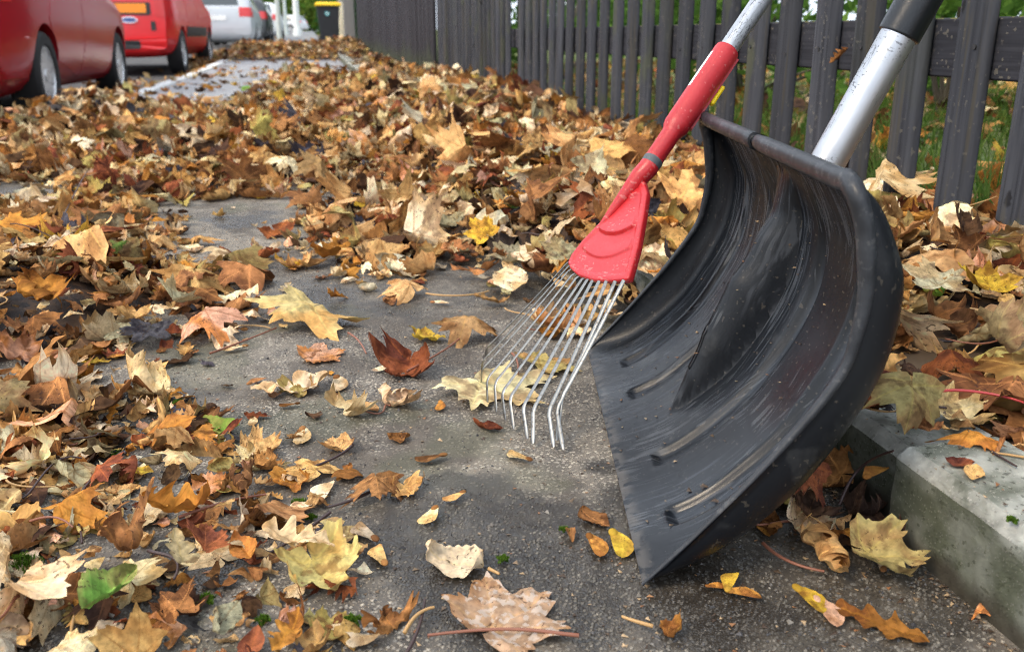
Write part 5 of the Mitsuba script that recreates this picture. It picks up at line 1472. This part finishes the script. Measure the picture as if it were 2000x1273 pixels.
SEEDS = [
    (0.2133, 0.6830, 0.0020, 0.2112, 0.6488, 4, 'orange winged maple seed, left of the two beside the shovel edge'),
    (0.2353, 0.6845, 0.0020, 0.2283, 0.6435, 5, 'yellow-brown winged maple seed touching the shovel edge'),
    (0.0311, 0.7129, 0.0020, 0.0175, 0.7471, 1, 'pale winged maple seed below the brown folded leaf'),
    (0.0355, 0.6732, 0.0020, 0.0328, 0.7057, 0, 'tan winged maple seed below the pale one in the foreground'),
    (-0.0171, 0.7901, 0.0020, -0.0029, 0.8324, 1, 'pale winged maple seed beside the small orange lobed leaf'),
    (-0.0319, 0.9690, 0.0020, -0.0408, 0.9298, 1, 'small pale winged seed right of the orange and tan maple leaf'),
    (0.0097, 1.1237, 0.0020, 0.0033, 1.0763, 1, 'tiny pale winged seed at the end of the long pale oak leaf'),
    (0.3499, 0.5718, 0.0030, 0.3522, 0.5355, 5, 'yellow winged maple seed on the asphalt in front of the tan crumpled leaf'),
    (0.3583, 0.5560, 0.0020, 0.3541, 0.5204, 11, 'pinkish winged maple seed beside the yellow one'),
    (0.4586, 0.6560, 0.0450, 0.4904, 0.6699, 4, 'brown winged maple seed resting against the joint of the kerb'),
    (0.2951, 0.5784, 0.0030, 0.3171, 0.5632, 4, 'orange winged seed, lower wing of the pair below the shovel'),
    (0.2944, 0.5770, 0.0040, 0.3132, 0.5988, 5, 'orange winged seed, upper wing of the pair below the shovel'),
    (0.2822, 0.5883, 0.0030, 0.2986, 0.5813, 4, 'dark orange winged seed left of the seed pair below the shovel'),
    (0.0260, 1.0296, 0.0020, 0.0510, 1.0005, 0, 'pale winged maple seed lying above the small dark curled leaf'),
    (0.3645, 0.6662, 0.0020, 0.3661, 0.6497, 4, 'orange winged seed under the edge of the shovel'),
    (-0.0126, 0.5981, 0.0020, 0.0055, 0.5850, 1, 'pale papery seed wing at the bottom left of the crumpled leaf'),
]
MOSS = [
    (-0.0369, 0.7981, 0.0100, 'green moss tuft beside the small oak leaf in the foreground'),
    (-0.2580, 0.7378, 0.0188, 'green moss tuft at the lower left edge of the photo'),
    (-0.0595, 0.6193, 0.0080, 'round green moss tuft at the bottom left of centre'),
    (0.1340, 0.6636, 0.0078, 'small green moss tuft at the end of the rolled pale leaf'),
    (-0.2239, 0.9446, 0.0111, 'green moss tuft in the litter at the left'),
    (-0.0253, 0.7663, 0.0085, 'green moss tuft below the oak leaf'),
    (0.1946, 0.6994, 0.0071, 'tiny green moss tuft by the brown folded leaf'),
    (0.0044, 0.6038, 0.0100, 'yellow-green moss tuft at the bottom edge left of the crumpled leaf'),
    (0.4799, 0.5095, 0.0060, 'green sprout at the foot of the kerb'),
    (-0.1034, 0.6533, 0.0114, 'dark green moss under the foreground leaves'),
    (-0.1766, 1.0774, 0.0111, 'green moss tuft at the left edge of the bare asphalt'),
]
TWIGS = [
    ('d', [(-0.2115, 0.9354, 0.006), (-0.2235, 0.9195, 0.006), (-0.2365, 0.8546, 0.006), (-0.2299, 0.8035, 0.006), (-0.2154, 0.7556, 0.006)], 'dark curved leaf stalk at the left of the foreground'),
    ('p', [(-0.183, 0.6932, 0.006), (-0.1974, 0.6541, 0.006), (-0.1856, 0.5851, 0.006)], 'pale green grass stem at the bottom left'),
    ('r', [(-0.1398, 0.7844, 0.006), (-0.1016, 0.8055, 0.006), (-0.065, 0.8131, 0.006)], 'reddish thin leaf stalk below the rolled scroll leaf'),
    ('d', [(-0.0067, 0.7657, 0.006), (-0.0443, 0.7194, 0.006), (-0.0687, 0.6998, 0.006)], 'thin dark stalk between the small oak leaf and the maple'),
    ('d', [(-0.5024, 1.8925, 0.05), (-0.5394, 2.1861, 0.06), (-0.5609, 2.4236, 0.08), (-0.5516, 2.4762, 0.1)], 'thin dark twig standing up at the left of the litter'),
    ('r', [(-0.1567, 1.2444, 0.006), (-0.119, 1.2857, 0.006), (-0.0716, 1.3438, 0.006)], 'long reddish stalk left of the domed leaf'),
    ('d', [(0.0331, 0.5387, 0.006), (0.0496, 0.57, 0.006), (0.0614, 0.6128, 0.006)], 'pale straw-like stalk at the bottom edge'),
    ('d', [(0.3523, 0.7043, 0.006), (0.4105, 0.7175, 0.006), (0.44, 0.7328, 0.006)], 'thin stalk in the shade behind the shovel'),
    ('r', [(0.3536, 0.6351, 0.006), (0.3613, 0.6047, 0.006), (0.3822, 0.5847, 0.006)], 'thin twig in front of the crumpled tan leaf'),
    ('d', [(0.4475, 0.6728, 0.012), (0.4603, 0.6806, 0.03), (0.4696, 0.6746, 0.05), (0.458, 0.6222, 0.088)], 'long dark stalk hanging from the leaf on the kerb'),
]
STALKS = {'r': 'stalk_material', 'p': 'stalk_pale', 'd': 'stalk_dark', 'k': 'stalk_material', 'R': 'stalk_red'}
KINDNAME = {'maple': 'maple_leaf', 'round': 'maple_leaf', 'oak': 'oak_leaf', 'ovate': 'oval_leaf', 'shard': 'leaf_scrap', 'torn': 'torn_leaf'}
KINDCAT = {'maple': 'leaf', 'round': 'leaf', 'oak': 'leaf', 'ovate': 'leaf', 'shard': 'leaf', 'torn': 'leaf'}
def smooth_path(pts, n=14):
    p = np.array(pts, float)
    if len(p) < 3:
        return np.array([p[0] + (p[-1] - p[0]) * t for t in np.linspace(0, 1, 6)])
    return CubicSpline(np.arange(len(p)), p)(np.linspace(0, len(p) - 1, n))
def own_stalk(key, P, c, size, Rm, low, pos, length, r, mat):
    """a short stalk that leaves the blade at its foot"""
    a = np.array([[0, .10, P[np.argmin(np.hypot(P[:, 0], P[:, 1] - .08)), 2]], [0, -.15, 0], [r.normal(0, .10), -.5 * length, r.normal(0, .06)], [r.normal(0, .25), -length, r.normal(0, .10)]])
    j = P[np.argmin(np.hypot(P[:, 0], P[:, 1] - .05))]
    a = np.array([j, j + [r.normal(0, .03), -.2 * length, .01], j + [r.normal(0, .08), -.6 * length, r.normal(0, .03)], j + [r.normal(0, .22), -length, r.normal(0, .08)]])
    q = ((a - c) * size) @ Rm.T
    q[:, 2] -= low
    q += pos
    gz_ = ground_z(q[:, 0], q[:, 1]) + .002
    q[:, 2] = np.maximum(q[:, 2], gz_)
    path = smooth_path(q, 10)
    put(key + '__stalk', tube(path, np.linspace(.0013, .0009, len(path)), 6), mat, smooth=True)

# leaves that the photograph shows one by one
HEROXY = []
for i, (kd, x, y, z, size, yaw, pal, st, tl, td, lab, stalk) in enumerate(HEROES):
    A, F = flat_cached(kd, i % 6, .036)
    P = shape_leaf(A, kd, st, 500 + i, True)
    c = np.array([0, .3 if VEIN[kd] == 0 else .5, 0])
    Rm = rotations(np.array([yaw]), np.array([math.radians(tl)]), np.array([math.radians(td)]))[0]
    Q = ((P - c) * size) @ Rm.T
    low = np.quantile(Q[:, 2], .05)
    floor = float(ground_z(np.array([x]), np.array([y]))[0]) if z < .1 else z - .02
    Q[:, 2] += -low + max(z - .006, floor) + .001
    Q[:, :2] += [x, y]
    key = numbered(KINDNAME[kd])
    scene[key] = mikit.ply(tm(Q, F), 'leaf_material', smooth=True, uv=leaf_uv(A, 10 + i, pal, kd))
    thing(key, lab, KINDCAT[kd])
    HEROXY.append((x, y, lab))
    if stalk:
        p = np.array(stalk[1])
        p[:, 2] = np.maximum(p[:, 2], ground_z(p[:, 0], p[:, 1]) + .002)
        put(key + '__stalk', tube(smooth_path(p), np.linspace(.0016, .0011, 14 if len(p) > 2 else 6), 7), STALKS[stalk[0]], smooth=True)

# winged seeds
def seed_thing(nx, ny, z, tx, ty, pal, lab, lid, group=None):
    L = math.hypot(tx - nx, ty - ny)
    t = np.linspace(0, 1, 16)
    up_, dn = .10 + .26 * np.sin(np.pi * t ** 1.4) ** .9, -.06 - .02 * np.sin(np.pi * t)
    up_[-1] = .04; dn[-1] = -.02
    w = np.linspace(0, 1, 5)
    X = np.repeat(t[:, None], 5, 1)
    Y = dn[:, None] + (up_ - dn)[:, None] * w[None]
    Z = .05 + .06 * np.sin(X * 5) * (w[None] - .3) + .01 * np.sin(Y * 90 + X * 6)
    v = np.stack([X, Y, Z], -1).reshape(-1, 3)
    i, j = np.meshgrid(np.arange(15), np.arange(4), indexing='ij')
    a = (i * 5 + j).ravel()
    f = np.vstack([np.stack([a, a + 5, a + 6], 1), np.stack([a, a + 6, a + 1], 1)])
    c, s = (tx - nx) / L, (ty - ny) / L
    M = np.array([[c, -s, 0], [s, c, 0], [0, 0, 1.0]])
    Q = (v * L) @ M.T + [nx, ny, z]
    key = numbered('maple_seed')
    scene[key] = mikit.ply(tm(Q, f), 'leaf_material', smooth=True, uv=np.stack([lid + .5 + .3 * v[:, 0], 32 + pal + .5 + .4 * v[:, 1]], 1))
    n = trimesh.creation.icosphere(2, 1.0)
    n.apply_scale([.15 * L, .095 * L, .06 * L])
    Nv = np.array(n.vertices) @ M.T + [nx + c * .07 * L, ny + s * .07 * L, z + .05 * L]
    scene[key + '__nut'] = mikit.ply(tm(Nv, n.faces), 'leaf_material', smooth=True, uv=np.tile([lid + .5, 32 + (2 if pal in (0, 1) else pal) + .5], (len(Nv), 1)))
    thing(key, lab, 'seed', group)
for i, (nx, ny, z, tx, ty, pal, lab) in enumerate(SEEDS):
    seed_thing(nx, ny, z, tx, ty, pal, lab, 200 + i)

# stems and moss
for c, pts, lab in TWIGS:
    p = np.array(pts)
    p[:, 2] = np.maximum(p[:, 2], ground_z(p[:, 0], p[:, 1]) + .003)
    key = numbered('leaf_stalk')
    scene[key] = mikit.ply(tube(smooth_path(p), np.linspace(.0017, .0010, 14), 7), STALKS[c], smooth=True)
    thing(key, lab, 'stalk')
for i, (x, y, r, lab) in enumerate(MOSS):
    rm = np.random.default_rng(900 + i)
    def place(n):
        a = rm.random(n) * 6.283
        q = np.sqrt(rm.random(n)) * r * (.55 + .45 * np.sin(a * 2 + i) * np.sin(a * 3 + 2 * i))
        return np.stack([x + q * np.cos(a), y + q * np.sin(a), np.full(n, float(base_z(np.array([x]), np.array([y]))[0])) + r * .25 * (1 - (q / r) ** 2)], 1)
    m, uv = blades(420, rm, place, r * .12, r * .38, .0006)
    key = numbered('moss_tuft')
    scene[key] = mikit.ply(m, 'moss_material', uv=uv)
    thing(key, lab, 'moss')

# nearest loose leaves: things of their own
hxy = np.array([(h[0], h[1]) for h in HEROXY])
hsz = np.array([h[4] * (1.0 if VEIN[h[0]] == 0 else .5) for h in HEROES])
def density_near(x, y):
    d = dens_main(x, y)
    dh = np.min(np.hypot(x[:, None] - hxy[None, :, 0], y[:, None] - hxy[None, :, 1]) - hsz[None] * .9, 1)
    return d * np.where(dh < 0.02, .03, 1)
rn = np.random.default_rng(31)
x, y = scatter(700, (-.75, 1.04), (.5, 2.3), rn, density_near)
x2, y2 = scatter(260, (-.6, .08), (.52, 1.1), rn, density_near)
x, y = np.r_[x, x2], np.r_[y, y2]
lay(['maple', 'torn', 'round', 'maple', 'torn'], x, y, np.minimum(rn.uniform(.026, .078, len(x)), .026 + .028 * y), rn, .055, .42 , MID, single=True)
n_a = len(NEARLEAVES)
x, y = scatter(420, (-.75, 1.04), (.5, 1.9), rn, density_near)
x2, y2 = scatter(150, (-.55, .05), (.52, 1.1), rn, density_near)
x, y = np.r_[x, x2], np.r_[y, y2]
lay(['oak', 'ovate', 'oak'], x, y, np.minimum(rn.uniform(.035, .085, len(x)), .045 + .035 * y), rn, .055, .35, MID, single=True, pals=pick_pal(len(x), rn, np.array([.28, .33, .13, .03, .10, .02, .01, .02, .04, 0, .01, .03, 0, 0, 0])))
x, y = scatter(110, (.60, 1.0), (.62, 1.5), rn, lambda x, y: np.ones(len(x)))
lay(['maple', 'torn', 'maple', 'round'], x, y, rn.uniform(.045, .082, len(x)), rn, .055, .5, MID, single=True)
x, y = scatter(60, (.36, .475), (.62, 1.2), rn, lambda x, y: np.ones(len(x)))
lay(['maple', 'torn', 'oak'], x, y, rn.uniform(.03, .06, len(x)), rn, .055, .35, MID, single=True, pals=pick_pal(len(x), rn, np.array([.15, .03, .35, .2, .08, 0, .04, 0, .15, 0, 0, 0, 0, 0, 0])), flat_on_clear=False)
x, y = scatter(34, (.535, .63), (.42, .95), rn, lambda x, y: np.ones(len(x)))
lay(['maple', 'torn', 'ovate'], x, y, rn.uniform(.028, .055, len(x)), rn, .055, .4, MID, single=True, flat_on_clear=False)
REL = [('in front of', 0), ('behind', 1), ('left of', 2), ('right of', 3)]
SHORT = [(0.233, .60, 'the near corner of the shovel blade'), (.218, .98, 'the rake tines'), (.48, .64, 'the joint in the kerb'), (-.25, 2.2, 'the small bare patch of asphalt'), (.9, 1.05, 'the heap by the fence'), (.45, 1.7, 'the rake head'), (-.5, 1.75, 'the heap at the left'), (-.05, 1.45, 'the pale yellow domed leaf'), (.05, 1.2, 'the dark red maple leaf'), (-.08, .95, 'the long pale oak leaf'), (-.15, .76, 'the rolled brown scroll leaf'), (-.08, .66, 'the yellow-green mottled maple'), (-.3, .66, 'the moss tuft at the lower left'), (-.4, 1.2, 'the big reddish leaf at the left edge'), (.75, 1.9, 'the shovel handle'), (.1, 1.75, 'the bare strip behind the red maple'), (-.25, .95, 'the orange and tan maple leaf'), (.55, 2.2, 'the pale leaf behind the rake head'), (0.0, 2.15, 'the orange boat-shaped leaf')]
STYN = {'flat': 'flat', 'wavy': 'wavy', 'cup': 'upturned', 'dome': 'domed', 'fold': 'folded', 'tent': 'downturned', 'curl': 'curled', 'roll': 'rolled', 'crumple': 'crumpled'}
order = sorted(range(len(NEARLEAVES)), key=lambda k: -NEARLEAVES[k][8] / (abs(NEARLEAVES[k][7]) + .2))
LIM = {'torn_leaf': 200, 'maple_leaf': 300, 'oak_leaf': 110, 'oval_leaf': 110}
USED, REST = {}, ([], [], [])
for k in order:
    kd, pal, st, Q, F, uv, lx, ly, size, P, c, Rm, low = NEARLEAVES[k]
    nm = KINDNAME[kd]
    if COUNT.get(nm, 0) >= LIM[nm]:
        REST[0].append(Q); REST[1].append(F); REST[2].append(uv)
        continue
    key = numbered(nm)
    scene[key] = mikit.ply(tm(Q, F), 'leaf_material', smooth=True, uv=uv)
    d = [math.hypot(lx - a, ly - b) for a, b, _ in SHORT]
    b = int(np.argmin(d))
    ddx, ddy = lx - SHORT[b][0], ly - SHORT[b][1]
    rel = ('right of' if ddx > 0 else 'left of') if abs(ddx) > abs(ddy) else ('behind' if ddy > 0 else 'in front of')
    sz = 'large' if size > .066 else ('small' if size < .045 else 'medium')
    lab = f"{sz} {STYN[st]} {PALN[pal]} {nm.replace('_', ' ')} {rel} {SHORT[b][2]}"
    if len(lab.split()) > 16:
        lab = ' '.join(lab.split()[1:])
    lab = ' '.join(lab.split()[:16])
    USED.setdefault(lab, []).append(key)
    thing(key, lab, 'leaf')
    if k % 3 == 0:
        own_stalk(key, P, c, size, Rm, low, np.array([lx, ly, Q[:, 2].min()]), rn.uniform(.6, 1.1), rn, ['stalk_material', 'stalk_pale', 'stalk_dark'][k // 3 % 3])
for lab, keys in USED.items():
    if len(keys) > 1:
        for k in keys:
            labels[k]['group'] = lab.replace(' leaf ', ' leaves ', 1)

def part(name, m, uv, lab):
    put('leaf_litter__' + name, m, 'leaf_material', smooth=True, uv=uv)
    labels['leaf_litter__' + name] = {'kind': 'stuff', 'label': lab}
rl = np.random.default_rng(32)
x, y = scatter(7600, (-1.3, 1.06), (.5, 3.0), rl, dens_main)
x2, y2 = scatter(3200, (-.6, .06), (.52, 1.15), rl, dens_main)
x, y = np.r_[x, x2], np.r_[y, y2]
m, uv = lay(['torn', 'oak', 'ovate', 'shard', 'shard', 'torn'], x, y, np.minimum(rl.uniform(.012, .048, len(x)), .016 + .022 * y), rl, .12, .40, MID, embed=.010)
part('small_leaves', m, uv, 'small leaves and broken scraps between the larger leaves')
x, y = scatter(3300, (-1.5, 1.06), (1.0, 3.2), rl, density_near)
m, uv = lay(['maple', 'torn', 'round', 'oak', 'torn'], x, y, rl.uniform(.036, .086, len(x)), rl, .085, .6, MID, embed=.03)
if REST[0]:
    at = np.cumsum([0] + [len(q) for q in REST[0]])
    m = join([m, tm(np.vstack(REST[0]), np.vstack([f + a for f, a in zip(REST[1], at)]))])
    uv = np.vstack([uv] + REST[2])
part('near_leaves', m, uv, 'tan and brown leaves of the nearer litter')
x, y = scatter(6000, (-1.9, 1.02), (3.0, 7.0), rl, dens_main)
m, uv = lay(['maple', 'torn', 'round', 'oak', 'torn'], x, y, np.where(rl.random(len(x)) < .6, rl.uniform(.05, .098, len(x)), rl.uniform(.025, .05, len(x))), rl, .12, .65, MID, embed=.03)
part('middle_leaves', m, uv, 'leaves of the middle distance')
x, y = scatter(5200, (-2.2, 1.02), (7.0, 13.0), rl, dens_main)
m, uv = lay(['maple', 'round', 'oak'], x, y, rl.uniform(.04, .085, len(x)), rl, .26, .6, MID, embed=.03)
part('far_leaves', m, uv, 'leaves of the ridge along the far pavement')
x, y = scatter(5200, (-2.2, 1.1), (14.0, 24.0), rl, dens_far)
m, uv = lay(['maple', 'round'], x, y, rl.uniform(.05, .10, len(x)), rl, .30, .7, MID, embed=.04)
part('bank_leaves', m, uv, 'leaves of the bank lying across the far pavement')
def garden_z(x, y):
    return np.where(x < 1.12, soil_z(x, y), lawn_z(x, y)) + .012
x, y = 1.04 + 3 * rl.random(2800) ** 1.6, rl.uniform(.5, 9, 2800)
m, uv = lay(['maple', 'round', 'oak'], x, y, rl.uniform(.035, .075, len(x)), rl, .16, .6, MID, zfun=garden_z, embed=.0, flat_on_clear=False)
part('garden_leaves', m, uv, 'fallen leaves on the lawn behind the fence')
# extra seeds and scraps nearby: countable seeds on the asphalt
for k in range(26):
    px, py = rl.uniform(-.3, .45), rl.uniform(.55, 1.5)
    if clear_dist(np.array([px]), np.array([py]))[0] > .12 or (px > .2 and py > .58):
        continue
    a = rl.random() * 6.283
    L = rl.uniform(.022, .034)
    seed_thing(px, py, .003, px + L * math.cos(a), py + L * math.sin(a), int(rl.choice([0, 1, 1, 4, 2])), 'small pale winged maple seed scattered on the bare foreground asphalt', 300 + k, 'winged seeds scattered on the foreground asphalt')

# crumbs and grit on the pavement and in the scoop
def chips(p, size, rng, flat):
    n = len(p)
    base = np.array([[1, 0, 0], [-.3, .9, 0], [-.6, -.7, 0], [.1, .05, 1.0], [.1, 0, -.6]])
    f = np.array([[0, 1, 3], [1, 2, 3], [2, 0, 3], [1, 0, 4], [2, 1, 4], [0, 2, 4]])
    v = base[None] * rng.uniform(.55, 1.3, (n, 5, 3)) * size[:, None, None]
    v[:, :, 1] *= rng.uniform(.4, 1, n)[:, None]
    v[:, :, 2] *= flat
    R = rotations(rng.uniform(0, 6.283, n), np.abs(rng.normal(0, .2, n)), rng.uniform(0, 6.283, n))
    v = np.einsum('nij,nkj->nki', R, v) + p[:, None]
    F = (f[None] + (np.arange(n) * 5)[:, None, None]).reshape(-1, 3)
    uv = np.repeat(np.stack([np.arange(n) + .5, np.full(n, .5)], 1), 5, 0)
    return tm(v.reshape(-1, 3), F), uv
n = 16000
x, y = rl.uniform(-.9, .47, n), .5 + 2.0 * rl.random(n) ** 1.5
ok = in_view(x, y, np.zeros(n), .05)
x, y = x[ok], y[ok]
m, uv = chips(np.stack([x, y, pave_z(x, y) + .0004], 1), rl.uniform(.0006, .0019, len(x)) * (1 + 1.2 * (rl.random(len(x)) < .04)), rl, .8)
put('grit', m, 'grit_material', uv=uv)
thing('grit', 'small stones and grit lying on the asphalt', 'grit', kind='stuff')
n = 11000
x, y = rl.uniform(-.9, .56, n), .5 + 1.8 * rl.random(n) ** 1.4
ok = in_view(x, y, np.zeros(n), .05) & (meshkit.fbm(np.stack([x * 9, y * 9, x * 0], 1), 3, 3) > .36)
x, y = x[ok], y[ok]
zz = np.where(x > .475, .083, pave_z(x, y))
xe, ye = .472 - np.abs(rl.normal(0, .010, 900)), rl.uniform(.40, 1.3, 900)
x, y, zz = np.r_[x, xe], np.r_[y, ye], np.r_[zz, pave_z(xe, ye) + .0006]
m1, uv1 = chips(np.stack([x, y, zz + .0008], 1), rl.uniform(.0010, .0050, len(x)) * rl.random(len(x)) ** .8, rl, .14)
# on the blade
ng = 150
tb = rl.uniform(.02, .62, ng); db = rl.uniform(.045, SWL - .045, ng)
Wb, Qb = blade_point(tb, db, None)
pb = SB + Wb[:, None] * SW + Qb[:, :1] * SS + Qb[:, 1:] * SU + (-SS * .45 + SU * .9) * .0012
m2, uv2 = chips(pb, rl.uniform(.0010, .0036, ng) * (1 + 1.2 * (rl.random(ng) < .06)), rl, .2)
uv2[:, 0] += len(x)
put('leaf_crumbs', join([m1, m2]), 'crumb_material', uv=np.vstack([uv1, uv2]))
thing('leaf_crumbs', 'crumbs of dry leaves scattered over the asphalt and in the shovel', 'leaf crumbs', kind='stuff')
